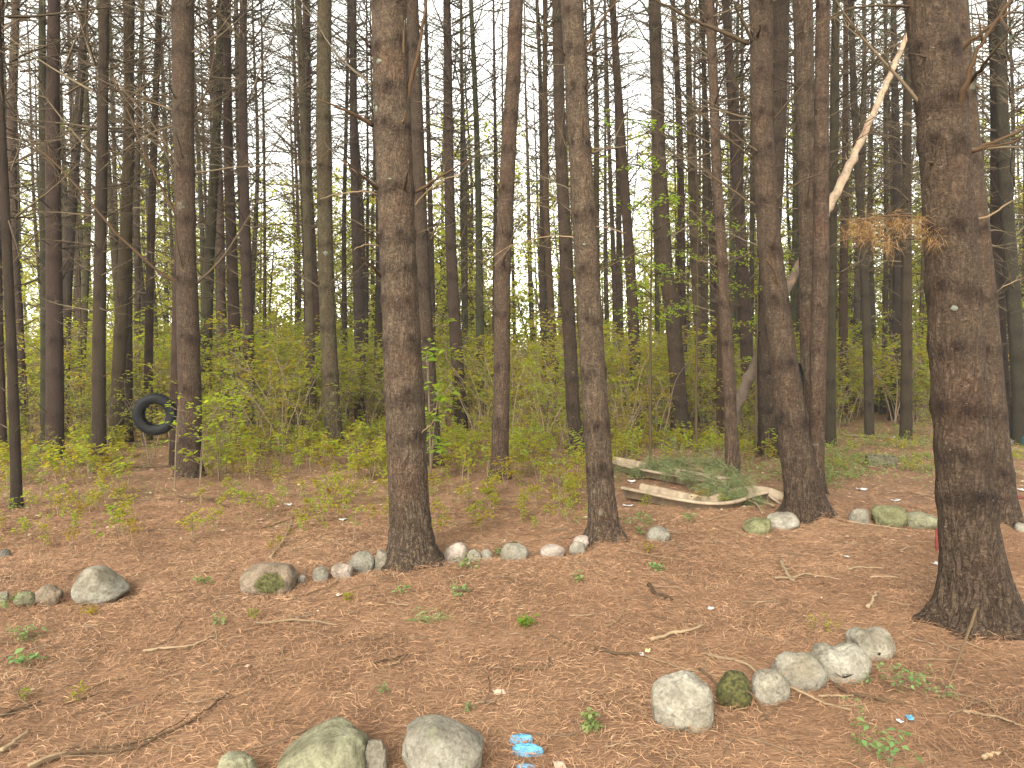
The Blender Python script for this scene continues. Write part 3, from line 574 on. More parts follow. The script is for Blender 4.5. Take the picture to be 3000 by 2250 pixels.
BR = [
 ('tyrepine', [(528, 832), (470, 800), (430, 765), (340, 682), (240, 562), (150, 468), (60, 400), (30, 375)], 0.022, -0.6, 'red', 6),
 ('tyrepine', [(530, 652), (478, 560), (448, 500), (420, 440), (370, 312), (330, 228)], 0.021, -0.4, 'red', 6),
 ('tyrepine', [(520, 520), (495, 465), (455, 400), (400, 330), (330, 235)], 0.018, 0.5, 'brown', 5),
 ('tyrepine', [(575, 832), (640, 770), (690, 700), (740, 615), (770, 560)], 0.020, 0.3, 'brown', 6),
 ('tyrepine', [(545, 840), (528, 760), (517, 690), (512, 600)], 0.013, -0.5, 'brown', 3),
 ('tyrepine', [(566, 345), (590, 300), (603, 270), (625, 180), (640, 60), (650, 0)], 0.014, -0.3, 'brown', 5),
 ('tyrepine', [(566, 352), (610, 348), (672, 346)], 0.009, 0.3, 'brown', 2),
 ('tyrepine', [(570, 478), (620, 482), (662, 487)], 0.007, -0.2, 'grey', 2),
 ('tyrepine', [(570, 535), (630, 520), (690, 508)], 0.006, 0.2, 'grey', 2),
 ('tyrepine', [(542, 510), (528, 430), (512, 385)], 0.012, -0.5, 'brown', 1),
 ('tyrepine', [(535, 330), (500, 260), (482, 230)], 0.014, -0.5, 'brown', 2),
 ('tyrepine', [(512, 330), (440, 290), (330, 250), (200, 190), (60, 130), (0, 100)], 0.010, 0.6, 'brown', 7),
 ('tyrepine', [(512, 60), (420, 30), (330, 0), (200, -60)], 0.010, 0.5, 'grey', 6),
 ('middle', [(1092, 368), (1050, 342), (1008, 322), (930, 290)], 0.017, -0.25, 'red', 0),
 ('middle', [(1118, 562), (1085, 535), (1045, 502), (1013, 470)], 0.015, -0.4, 'red', 0),
 ('middle', [(1182, 572), (1188, 535), (1195, 498)], 0.016, -0.35, 'red', 0),
 ('middle', [(1218, 563), (1262, 535), (1310, 505), (1378, 466)], 0.014, -0.2, 'red', 2),
 ('middle', [(1218, 600), (1250, 560), (1300, 525), (1350, 512)], 0.006, -0.3, 'pale', 1),
 ('middle', [(1110, 571), (1070, 562), (1020, 565), (975, 572), (938, 583)], 0.008, -0.3, 'pale', 2),
 ('middle', [(1112, 722), (1080, 717), (1055, 722), (1034, 732)], 0.008, -0.3, 'pale', 0),
 ('middle', [(1112, 700), (1070, 680), (1036, 668)], 0.009, -0.2, 'red', 1),
 ('middle', [(1118, 810), (1090, 780), (1060, 755)], 0.014, -0.3, 'red', 1),
 ('middle', [(1196, 305), (1205, 230), (1220, 180), (1236, 90), (1252, 0), (1262, -60)], 0.020, -0.25, 'red', 3),
 ('middle', [(1090, 250), (1030, 200), (980, 150), (930, 70), (880, 0)], 0.010, 0.4, 'grey', 6),
 ('middle', [(1086, 140), (1060, 110), (1030, 88)], 0.010, -0.2, 'red', 1),
 ('middle', [(1090, 185), (1050, 172), (990, 182)], 0.006, -0.2, 'grey', 1),
 ('middle', [(1170, 370), (1185, 350), (1188, 325)], 0.010, -0.3, 'pale', 0),
 ('middle', [(1214, 1292), (1240, 1265), (1260, 1245), (1280, 1222)], 0.006, -0.2, 'pale', 1),
 ('middle', [(1200, 300), (1260, 295), (1310, 285)], 0.005, 0.2, 'grey', 2),
 ('middle', [(1180, 185), (1184, 110), (1186, 60)], 0.010, -0.35, 'pale', 0),
 ('slim', [(1705, 165), (1735, 105), (1765, 55), (1810, 0)], 0.016, -0.1, 'red', 3),
 ('slim', [(1702, 172), (1745, 150), (1795, 135), (1830, 110), (1900, 60)], 0.010, 0.3, 'brown', 4),
 ('slim', [(1706, 445), (1707, 395), (1708, 345)], 0.013, -0.25, 'red', 0),
 ('slim', [(1660, 180), (1640, 145), (1570, 108)], 0.010, -0.2, 'brown', 3),
 ('slim', [(1728, 448), (1765, 438), (1792, 422), (1818, 370), (1840, 330)], 0.009, -0.2, 'grey', 3),
 ('slim', [(1705, 275), (1720, 245), (1725, 230)], 0.010, -0.3, 'red', 0),
 ('slim', [(1735, 662), (1780, 668), (1835, 683)], 0.006, -0.2, 'pale', 1),
 ('slim', [(1655, 190), (1600, 188), (1565, 200)], 0.006, 0.2, 'grey', 1),
 ('slim', [(1690, 695), (1610, 692), (1500, 720), (1420, 770)], 0.006, 0.4, 'pale', 5),
 ('slim', [(1665, 440), (1630, 360), (1595, 300), (1560, 250)], 0.006, 0.3, 'brown', 4),
 ('slim', [(1680, 560), (1620, 530), (1560, 500), (1500, 430)], 0.006, 0.5, 'grey', 4),
 ('twin', [(2195, 128), (2120, 95), (2040, 62), (1975, 28), (1920, 0), (1850, -50)], 0.020, -0.3, 'brown', 4),
 ('twin', [(2205, 125), (2185, 80), (2160, 30), (2140, -10)], 0.019, -0.3, 'brown', 1),
 ('twin', [(2215, 110), (2225, 90), (2226, 70)], 0.016, -0.4, 'brown', 0),
 ('twin', [(2215, 355), (2190, 300), (2150, 230), (2130, 180)], 0.010, -0.2, 'brown', 3),
 ('twin', [(2210, 465), (2150, 420), (2090, 370), (2020, 290), (2000, 275)], 0.011, -0.3, 'brown', 4),
 ('twin', [(2218, 605), (2150, 560), (2080, 510), (1990, 440), (1920, 370)], 0.012, 0.2, 'brown', 6),
 ('twin', [(2210, 355), (2100, 350), (2020, 340)], 0.007, 0.3, 'grey', 4),
 ('twin', [(2262, 605), (2290, 570), (2350, 530), (2420, 500), (2470, 440)], 0.012, -0.5, 'brown', 4),
 ('twin', [(2258, 360), (2300, 310), (2360, 240), (2420, 170)], 0.011, -0.4, 'brown', 4),
 ('twin', [(2288, 900), (2280, 840), (2265, 790), (2242, 760)], 0.015, -0.35, 'red', 0),
 ('twin', [(2222, 720), (2150, 690), (2080, 660)], 0.007, 0.2, 'grey', 4),
 ('stout', [(2790, 405), (2802, 345), (2812, 290), (2832, 240), (2858, 160), (2900, 90), (2960, 0)], 0.020, -0.35, 'red', 3),
 ('stout', [(2822, 262), (2862, 215), (2900, 165), (2965, 80)], 0.014, -0.5, 'brown', 2),
 ('stout', [(2805, 155), (2850, 115), (2910, 70), (2990, 15)], 0.014, -0.2, 'red', 4),
 ('stout', [(2828, 452), (2880, 428), (2940, 405), (3010, 370), (3080, 330)], 0.012, -0.1, 'red', 4),
 ('stout', [(2838, 445), (2920, 425), (3010, 405)], 0.010, -0.2, 'red', 3),
 ('stout', [(2858, 645), (2900, 630), (2950, 600), (3010, 560)], 0.008, -0.2, 'pale', 2),
 ('stout', [(2662, 18), (2600, 14), (2500, 22), (2420, 55), (2330, 102)], 0.008, -0.2, 'brown', 5),
 ('stout', [(2725, 175), (2690, 162), (2660, 155)], 0.008, -0.3, 'brown', 0),
 ('stout', [(2735, 480), (2718, 474)], 0.012, -0.2, 'brown', 0),
 ('stout', [(2718, 700), (2600, 695), (2480, 702), (2420, 730)], 0.007, -0.1, 'brown', 4),
 ('behindstout', [(2880, 890), (2940, 840), (3010, 810)], 0.008, 0.2, 'pale', 2),
 ('crooked', [(1495, 350), (1530, 250), (1560, 170), (1575, 80)], 0.010, -0.3, 'brown', 3),
 ('crooked', [(1478, 790), (1498, 700), (1530, 640), (1560, 590)], 0.010, -0.2, 'brown', 3),
 ('crooked', [(1480, 600), (1540, 570), (1600, 555)], 0.007, 0.2, 'grey', 3),
 ('crooked', [(1455, 800), (1400, 760), (1340, 740)], 0.007, 0.3, 'brown', 4),
 ('crooked', [(1470, 560), (1420, 500), (1400, 430)], 0.007, 0.3, 'brown', 4),
 ('shadowpine', [(1235, 400), (1262, 340), (1285, 280)], 0.012, -0.2, 'brown', 2),
 ('shadowpine', [(1262, 700), (1290, 640), (1320, 560)], 0.009, 0.2, 'brown', 3),
 ('shadowpine', [(1235, 850), (1222, 820), (1218, 800)], 0.010, -0.2, 'brown', 0),
 ('moss', [(958, 840), (1000, 800), (1050, 740)], 0.016, -0.2, 'brown', 4),
 ('moss', [(940, 845), (925, 810)], 0.014, -0.2, 'brown', 0),
 ('moss', [(960, 580), (1010, 555), (1060, 500)], 0.010, 0.2, 'brown', 4),
 ('moss', [(930, 600), (880, 570), (810, 510), (760, 460)], 0.008, -0.3, 'brown', 5),
 ('moss', [(930, 490), (860, 440), (800, 360)], 0.008, 0.2, 'brown', 5),
 ('flaky', [(2110, 860), (2040, 805), (1960, 800)], 0.008, -0.2, 'brown', 3),
 ('flaky', [(2105, 785), (2080, 770), (2030, 760)], 0.008, -0.2, 'pale', 2),
 ('flaky', [(2125, 650), (2160, 640), (2200, 620)], 0.008, -0.2, 'brown', 2),
 ('flaky', [(2100, 520), (2050, 480), (2000, 400)], 0.008, 0.2, 'brown', 4),
 ('flaky', [(2100, 510), (2150, 480), (2190, 440)], 0.007, 0.2, 'brown', 3),
 ('darkmid', [(1960, 890), (1900, 900), (1830, 925)], 0.010, -0.2, 'brown', 3),
 ('darkmid', [(1975, 905), (1950, 870)], 0.010, -0.2, 'brown', 0),
]
for a in BR: stem_branch(*a)
# ordinary whorl branches of the near pines, each its own part
for kk, (key, b, prof, col, rgh, lab) in enumerate(NEAR):
    axf, radf, Y, loc, zt, K, g = NEAR_AX[key]; rng = np.random.default_rng(300 + kk)
    few = {'middle': 0.2, 'stout': 0.18, 'slim': 0.3, 'twin': 0.25}.get(key, 0.5)
    for z, a, s in K:
        if z < 1.3 or z > zt + 0.5 or rng.random() > few: continue
        x, y = axf(np.array([z])); r = float(radf(np.array([z]))[0]); h = min(1, (z - 1.0) / 3)
        L = rng.uniform(0.08, 0.3) if rng.random() < 0.35 or z < 1.8 else rng.uniform(0.3, 0.5 + 1.1 * h)
        if math.sin(a) < -0.45 and Y < 7 and L > 0.5: L = 0.2
        mb = MB(); t = rng.uniform(0.15, 0.7)
        limb(mb, rng, [x[0] + math.cos(a) * r * 0.85, y[0] + math.sin(a) * r * 0.85, z], a, rng.normal(0.35, 0.28), L, 0.0055 + 0.005 * L, 5, int(1 + L * 5), t, 6, rng.normal(0.2, 0.25))
        link("branch", mb.mesh("branch", M_TWIG), NEAR_ROOT[key], col=(1, .93, .85))
    lm, nd = UPPER[kk % 6]; xo = float(axf(np.array([11.0]))[0][0])
    cr = link("crown", lm, NEAR_ROOT[key], (xo, 0, 0), (1, 1, 1)); cr.rotation_euler = (0, 0, kk * 1.1)
    link("needles", nd, cr, col=(1, 1, 1))
# second stem of the forked pine
def second_stem():
    axf, radf, Y, loc, zt, K, g = NEAR_AX['twin']; Y2 = Y + 0.06
    prof = [(1480, 2380, 66), (1400, 2386, 52), (1280, 2392, 44), (1040, 2396, 46), (750, 2404, 46), (386, 2405, 40), (0, 2410, 38), (-500, 2412, 34)]
    P = [at(c, r, Y2) - np.array(loc) for r, c, w in prof]; R = [w / 2 / F_PX * Y2 for r, c, w in prof]
    pz = np.array([p[2] for p in P] + [16.5]); pxs = np.array([p[0] for p in P] + [P[-1][0] + 0.1]); pr = np.array(R + [0.02])
    ax2 = lambda z: (np.interp(z, pz, pxs), np.full_like(z, 0.05)); rd = lambda z: np.interp(z, pz, pr)
    zs = np.concatenate([np.arange(pz[0], 5.6, 0.025), np.linspace(6, 16.5, 14)])
    me = trunk_mesh("stem", ax2, rd, 16, zs, 48, whorl_knots(np.random.default_rng(77), 0.9, 5.5), 0.005, 31, M_BARK)
    link("forked_stem", me, NEAR_ROOT['twin'], col=COL['red'])
second_stem()
# dead brown needle spray hanging on the stoutest pine
def dead_spray():
    axf, radf, Y, loc, zt, K, g = NEAR_AX['stout']; rng = np.random.default_rng(9); mb = MB()
    for px, py, n in [(2690, 645, 26), (2650, 640, 22), (2610, 640, 30), (2570, 650, 26), (2535, 645, 34), (2505, 655, 30), (2520, 680, 26), (2560, 690, 20), (2600, 700, 22), (2610, 715, 20), (2740, 700, 26), (2725, 680, 22), (2480, 665, 18), (2640, 665, 16)]:
        p = at(px, py, Y - 0.14 + rng.normal(0, 0.04)) - np.array(loc)
        tuft(mb, rng, p, [rng.normal(-0.3, 0.5), rng.normal(0, 0.3), -0.5], int(n * 2.6), 0.085, 0.0010, rng.uniform(0.3, 0.8))
    o = link("brown_needle_spray", mb.mesh("brown_needle_spray", M_DEAD_NEEDLE, False), NEAR_ROOT['stout']); o["label"] = "dry orange brown needle spray"
    ms = MB(); P = [at(x, y, Y - 0.14) - np.array(loc) for x, y in [(2725, 650), (2680, 635), (2600, 632), (2530, 645), (2490, 655)]]
    tube(ms, smooth_path(P), np.linspace(0.006, 0.002, 17), 5, 0.4); link("branch", ms.mesh("branch", M_TWIG), NEAR_ROOT['stout'], col=(1.1, .8, .6))
dead_spray()
def bark_patch(key, px, py, w, h, mat, name, seed):
    """a thin irregular growth lying on the trunk's front"""
    axf, radf, Y, loc, zt, K, g = NEAR_AX[key]; rng = np.random.default_rng(seed)
    p = at(px, py, Y) - np.array(loc); z0 = p[2]; x0 = float(axf(np.array([z0]))[0][0]); r = float(radf(np.array([z0]))[0])
    dx = max(-0.9, min(0.9, (p[0] - x0) / r)); a0 = -math.acos(dx); W, Hh = 0.75 * w / F_PX * Y, 0.75 * h / F_PX * Y
    n = 14; V = [[0, 0]] + [[math.cos(t) * (1 + rng.normal(0, 0.12)), math.sin(t) * (1 + rng.normal(0, 0.12))] for t in np.linspace(0, 6.283, n, endpoint=False)]
    def pos(u, v, lift):
        a = a0 + u * W / 2 / r; z = z0 + v * Hh / 2; rr = r * 1.008 + lift; xx, yy = axf(np.array([z])); return [xx[0] + rr * math.cos(a), yy[0] + rr * math.sin(a), z]
    VV = [pos(u, v, 0.006 if k == 0 else 0.003) for k, (u, v) in enumerate(V)] + [pos(u, v, -0.012) for u, v in V[1:]]
    Q = [[0, 1 + k, 1 + (k + 1) % n, 1 + (k + 2) % n] for k in range(0, n, 2)] + [[1 + k, n + 1 + k, n + 1 + (k + 1) % n, 1 + (k + 1) % n] for k in range(n)]
    link(name, mesh_np(name, VV, Q, mat), NEAR_ROOT[key])
for a in [('stout', 2757, 908, 24, 20), ('middle', 1118, 198, 26, 20), ('middle', 1150, 253, 30, 18), ('middle', 1108, 330, 16, 22), ('moss', 959, 745, 18, 20), ('middle', 1150, 535, 14, 8), ('slim', 1708, 722, 14, 9)]:
    bark_patch(*a, M_LICHEN, "lichen_patch", int(a[1]))

# ---- mid-distance pines: (x at top row, base x, base row, width, colour)
MID = [
 (8, 50, 1497, 26, 'brown'), (-8, 8, 1345, 24, 'brown'), (52, 64, 1262, 33, 'grey'), (122, 133, 1331, 25, 'green'), (178, 160, 1340, 43, 'brown'),
 (252, 182, 1268, 30, 'dark'), (248, 232, 1225, 22, 'green'), (285, 291, 1348, 34, 'brown'), (364, 340, 1306, 35, 'red'), (388, 371, 1296, 29, 'dark'),
 (418, 400, 1226, 18, 'brown'), (474, 432, 1288, 23, 'red'), (530, 516, 1358, 33, 'brown'), (621, 604, 1258, 32, 'brown'), (651, 648, 1226, 21, 'green'),
 (674, 690, 1266, 33, 'brown'), (726, 731, 1290, 30, 'red'), (766, 776, 1212, 10, 'green'), (874, 911, 1288, 26, 'pale'), (905, 917, 1238, 18, 'dark'),
 (1018, 1014, 1212, 15, 'dark'), (1041, 1056, 1246, 30, 'red'), (1074, 1072, 1205, 10, 'dark'), (1096, 1106, 1226, 23, 'dark'), (1250, 1268, 1236, 17, 'dark'),
 (1318, 1353, 1268, 34, 'brown'), (1352, 1366, 1210, 12, 'green'), (1378, 1413, 1228, 23, 'green'), (1446, 1450, 1208, 13, 'brown'), (1568, 1602, 1246, 18, 'brown'),
 (1600, 1632, 1248, 21, 'red'), (1722, 1768, 1228, 21, 'green'), (1803, 1868, 1248, 32, 'brown'), (1798, 1824, 1208, 20, 'brown'), (1968, 2008, 1234, 25, 'dark'),
 (2022, 2062, 1246, 26, 'grey'), (2048, 2096, 1256, 14, 'dark'), (2080, 2112, 1308, 23, 'brown'), (2138, 2196, 1272, 35, 'brown'), (2444, 2432, 1304, 29, 'brown'),
 (2480, 2474, 1226, 25, 'dark'), (2504, 2547, 1281, 24, 'brown'), (2560, 2562, 1206, 15, 'brown'), (2592, 2586, 1212, 14, 'brown'), (2630, 2622, 1226, 29, 'dark'),
 (2672, 2654, 1287, 29, 'brown'), (2700, 2696, 1202, 12, 'green'), (2896, 2950, 1291, 36, 'dark'), (2960, 2992, 1298, 38, 'dark'), (2930, 2952, 1226, 19, 'brown'),
]
ANCH = [('tyrepine', 548, 'tyre pine'), ('middle', 1170, 'thick pine'), ('slim', 1715, 'slim pine'), ('twin', 2262, 'forked pine'), ('stout', 2785, 'stoutest pine')]
def gap_of(px):
    k = sum(px > a[1] for a in ANCH)
    return k, ('left of ' + ANCH[0][2] if k == 0 else 'right of ' + ANCH[-1][2] if k == 5 else f'between {ANCH[k-1][2]} and {ANCH[k][2]}')
ORD = ['first', 'second', 'third', 'fourth', 'fifth', 'sixth', 'seventh', 'eighth', 'ninth', 'tenth', 'eleventh', 'twelfth', '13th', '14th', '15th', '16th', '17th', '18th', '19th', '20th']
ADJ = {'brown': 'brown', 'green': 'greenish', 'red': 'reddish', 'dark': 'dark', 'pale': 'pale', 'grey': 'grey'}
counts = {}
trng = np.random.default_rng(11)
def place_mid(x, y, r, lean, col, label, group, k, far=False, crown=True):
    root = thing("pine_tree", label, "pine tree", (x, y, ghs(x, y) - 0.03), group)
    root.rotation_euler = (trng.normal(0, 0.006), lean, 0)
    spin = trng.uniform(0, 6.28); c = tuple(v * trng.uniform(0.85, 1.15) for v in COL[col])
    t = link("trunk", MID_TRUNKS[k % 6], root, col=c); t.scale = (r, r, 1); t.rotation_euler = (0, 0, spin)
    mesh, nd = (FAR_CROWNS[(k * 3 + k // 10) % 10] if far else MID_CROWNS[(k * 5 + 3) % 12])
    cr = link("crown", mesh, root, col=tuple(v for v in trng.uniform(0.8, 1.15) * np.array((1, .95, .86)))); cr.rotation_euler = (0, 0, trng.uniform(0, 6.28))
    q = min(1.1, max(0.7, r / 0.12)); cr.scale = (q, q, trng.uniform(0.93, 1.05))
    if crown and (far or k % 3 == 0): link("needles", nd, cr, col=(1, 1, 1))
    return root
for k, (xt, xb, yb, w, col) in sorted(enumerate(MID), key=lambda q: q[1][1]):
    g = ground_pt(xb, yb); top = at(xt, 0, g[1]); lean = math.atan2(top[0] - g[0], top[2]); r = w / 2 / F_PX * g[1] * 1.16
    gi, gn = gap_of((xt + xb) / 2); counts[gi] = counts.get(gi, 0) + 1
    slim = 'thin' if w < 19 else ('slender' if w < 27 else 'sturdy')
    place_mid(g[0], g[1], r, lean, col, f'{slim} {ADJ[col]} mid-distance pine, {ORD[counts[gi]-1]} from left of those {gn}', 'pine trees of the plantation', k)
    KEEP.append((g[0], g[1], 0.2))
# ---- the deeper stand
pts = []
frng = np.random.default_rng(23)
tries = 0
while len(pts) < 232 and tries < 14000:
    tries += 1
    y = frng.uniform(18, 44); x = frng.uniform(-0.80 * y - 2, 0.80 * y + 2); px = px_of(x, y)
    if 765 < px < 868 or 1525 < px < 1560: continue
    if 800 < px < 1900 and y < 24 and frng.random() < 0.5: continue
    if 1000 < px < 1900 and frng.random() < 0.35: continue
    if any((x - a) ** 2 + (y - b) ** 2 < 1.1 ** 2 for a, b in pts) or any((x - a) ** 2 + (y - b) ** 2 < 1.2 for a, b, _ in KEEP): continue
    pts.append((x, y))
for k, (x, y) in enumerate(pts):
    gi, gn = gap_of(px_of(x, y)); w = frng.uniform(0.08, 0.14)
    place_mid(x, y, w, frng.normal(-0.018, 0.016), frng.choice(['brown', 'green', 'green', 'dark', 'grey', 'brown']), f'far pine trunk deep in the stand {gn}', f'far pines {gn}', k + 3, True, k % 3 == 0)

# ---- leaning dead trunk
def leaning_trunk():
    Y0, Y1 = 12.3, 13.6; rows = [(2126, 1270, 42), (2157, 1195, 41), (2187, 1124, 40), (2223, 1040, 37), (2274, 920, 34), (2311, 836, 31), (2358, 745, 28), (2405, 658, 28), (2443, 579, 30), (2491, 482, 28), (2535, 386, 25), (2578, 289, 22), (2619, 193, 19), (2655, 110, 15), (2700, 0, 12), (2760, -160, 9)]
    P = np.array([at(x, y, Y0 + (Y1 - Y0) * i / (len(rows) - 1)) for i, (x, y, w) in enumerate(rows)])
    P[0][2] = -0.05
    base = P[0].copy(); R = np.array([0.86 * w / 2 / F_PX * p[1] for (x, y, w), p in zip(rows, P)])
    root = thing("leaning_dead_trunk", "barkless pale dead trunk leaning up to the right behind the forked pine", "dead tree", tuple(base))
    def seg(i0, i1, name, tint, col, jag):
        pp = smooth_path(P[i0:i1 + 1] - base, 6); ss = np.linspace(0, 1, len(pp)); rr = np.interp(ss, np.linspace(0, 1, i1 - i0 + 1), R[i0:i1 + 1])
        rng = np.random.default_rng(i0 + 5); rr = rr * (1 + 0.09 * rng.normal(0, 1, len(rr)))
        if jag: rr[0] *= 0.15; rr[1] *= 0.75
        mb = MB(); tube(mb, pp + rng.normal(0, 0.008, pp.shape), rr, 12, tint + 0.12 * rng.normal(0, 1, len(pp)).repeat(12).tolist().__len__() * 0)
        o = link(name, mb.mesh(name, M_DEADLOG), root, col=col); return o
    rs = np.random.default_rng(3)
    for k in (8, 9, 10, 11, 12):
        mb = MB(); p = P[k] - base; a_ = rs.uniform(0, 6.28); limb(mb, rs, p, a_, rs.uniform(0.2, 0.9), rs.uniform(0.12, 0.5), 0.012, 5, 1, 0.9, 4)
        link("branch_stub", mb.mesh("branch_stub", M_TWIG), root, col=(1.1, 1, .9))
    a = seg(0, 6, "lower_trunk", 0.3, (0.078, 0.059, 0.043), False); a["label"] = "grey lower length with torn bark"
    b = seg(6, 15, "bare_trunk", 0.9, (0.26, 0.20, 0.14), False); b["label"] = "pale barkless upper length"
def deadlog_mat():
    m, nt, b = new_mat("bare_wood"); v = coords(nt, (1, 1, 1)); oi = N(nt, "ShaderNodeObjectInfo")
    n = ramp(nt, noise(nt, v, 6, 6, 0.7), [(0.35, (0.55, 0.52, 0.5)), (0.5, (1, 1, 1)), (0.62, (1.25, 1.2, 1.1))])
    pk = ramp(nt, noise(nt, v, 2.2, 4, 0.6), [(0.55, (0, 0, 0)), (0.66, (1, 1, 1))])
    c = mix(nt, 1.0, oi.outputs["Color"], n.outputs[0], 'MULTIPLY')
    c = mix(nt, mix(nt, 1.0, pk.outputs[0], (0.5,) * 3, 'MULTIPLY'), c, (0.36, 0.20, 0.13))
    nt.links.new(c, b.inputs["Base Color"]); bump(nt, noise(nt, v, 30, 5), b, 0.7, 0.01); return m
M_DEADLOG = deadlog_mat()
leaning_trunk()

# ------------------------------------------------------------------ ground
def axis_vals(dense0, dense1, step, out):
    a = list(np.arange(dense0, dense1, step))
    lo, hi = dense0, dense1; s = step
    L, R_ = [], []
    x = dense0; s = step
    while x > -out: s = min(s * 1.18, 12); x -= s; L.append(x)
    x = dense1; s = step; R_.append(x)
    while x < out: s = min(s * 1.12, 12); x += s; R_.append(x)
    return np.array(L[::-1] + a + R_)
gx_, gy_ = axis_vals(-5.5, 5.5, 0.036, 260), axis_vals(2.2, 8.5, 0.036, 320)
gy_ = gy_[gy_ > -60]
X, Y_ = np.meshgrid(gx_, gy_, indexing='ij'); Z = gh(X, Y_)
Z = Z * np.clip((120 - np.hypot(X, Y_)) / 60, 0, 1)
V = np.stack([X, Y_, Z], -1).reshape(-1, 3); ny = len(gy_)
i, j = np.meshgrid(np.arange(len(gx_) - 1), np.arange(ny - 1), indexing='ij')
Q = np.stack([i * ny + j, (i + 1) * ny + j, (i + 1) * ny + j + 1, i * ny + j + 1], -1).reshape(-1, 4)
go = link("ground", mesh_np("ground", V, Q, M_GROUND)); go["kind"] = "structure"

def litter(name, n, ymin, ymax, L, w, seed, mat, lift=0.012, tmean=0.5):
    rng = np.random.default_rng(seed)
    y = np.sqrt(rng.uniform(ymin ** 2, ymax ** 2, n)); x = rng.uniform(-0.74, 0.74, n) * y
    cl = vnoise(np.stack([x * 1.4, y * 1.4, x * 0], -1), 31)
    swirl = 3.1 * vnoise(np.stack([x * 1.1, y * 1.1, x * 0 + 4], -1), 32)
    a = np.where(rng.random(n) < 0.4, swirl + rng.normal(0, 0.7, n), rng.uniform(0, 6.283, n)); e = rng.normal(0.08, 0.28, n)
    D = np.stack([np.cos(a) * np.cos(e), np.sin(a) * np.cos(e), np.sin(e)], -1); S = np.stack([-np.sin(a), np.cos(a), rng.normal(0, 0.5, n)], -1)
    LL = (L * rng.uniform(0.55, 1.25, n))[:, None]; B = np.stack([x, y, gh(x, y) + rng.uniform(-0.004, lift, n)], -1) - D * LL / 2
    wj = (w * rng.uniform(0.6, 1.3, n))[:, None]
    bend = S * (rng.normal(0, 0.12, n)[:, None] * LL)
    mid = B + D * LL * 0.5 + bend; tip = B + D * LL
    V = np.stack([B, mid - S * wj, tip, mid + S * wj], 1).reshape(-1, 3)
    cl2 = vnoise(np.stack([x * 7, y * 7, x * 0], -1), 35); t = np.clip(rng.normal(tmean, 0.165, n) + 0.13 * cl + 0.10 * cl2 + 0.1 * vnoise(np.stack([x * 0.6, y * 0.6, x * 0], -1), 37), 0, 1)
    o = link(name, mesh_np(name, V, np.arange(4 * n).reshape(-1, 4), mat, {"tint": np.repeat(t, 4)}, False)); o["kind"] = "stuff"; return o
litter("pine_needle_litter", 230000, 2.6, 8.0, 0.072, 0.0012, 1, M_LITTER, 0.022)
litter("pine_needle_litter", 70000, 8.0, 19.0, 0.12, 0.0028, 2, M_LITTER)
def chips(n, ymin, ymax, size, seed):
    rng = np.random.default_rng(seed); y = np.sqrt(rng.uniform(ymin ** 2, ymax ** 2, n)); x = rng.uniform(-0.74, 0.74, n) * y
    a = rng.uniform(0, 6.283, n); s = size * rng.uniform(0.4, 1.3, n); z = gh(x, y) + 0.012
    V = []
    for da, k in ((0, 1.0), (1.5, 0.5), (3.14, 0.9), (4.7, 0.55)):
        V.append(np.stack([x + np.cos(a + da) * s * k, y + np.sin(a + da) * s * k, z + rng.uniform(0, 0.6, n) * s], -1))
    V = np.stack(V, 1).reshape(-1, 3); t = np.repeat(np.clip(rng.normal(0.58, 0.3, n), 0, 1), 4)
    return V, t
va, ta = chips(700, 2.8, 7, 0.010, 3); vb, tb = chips(5200, 6.2, 22, 0.026, 4)
V = np.concatenate([va, vb]); o = link("dry_leaf_litter", mesh_np("dry_leaf_litter", V, np.arange(len(V)).reshape(-1, 4), M_CHIP, {"tint": np.concatenate([ta, tb])}, False)); o["kind"] = "stuff"
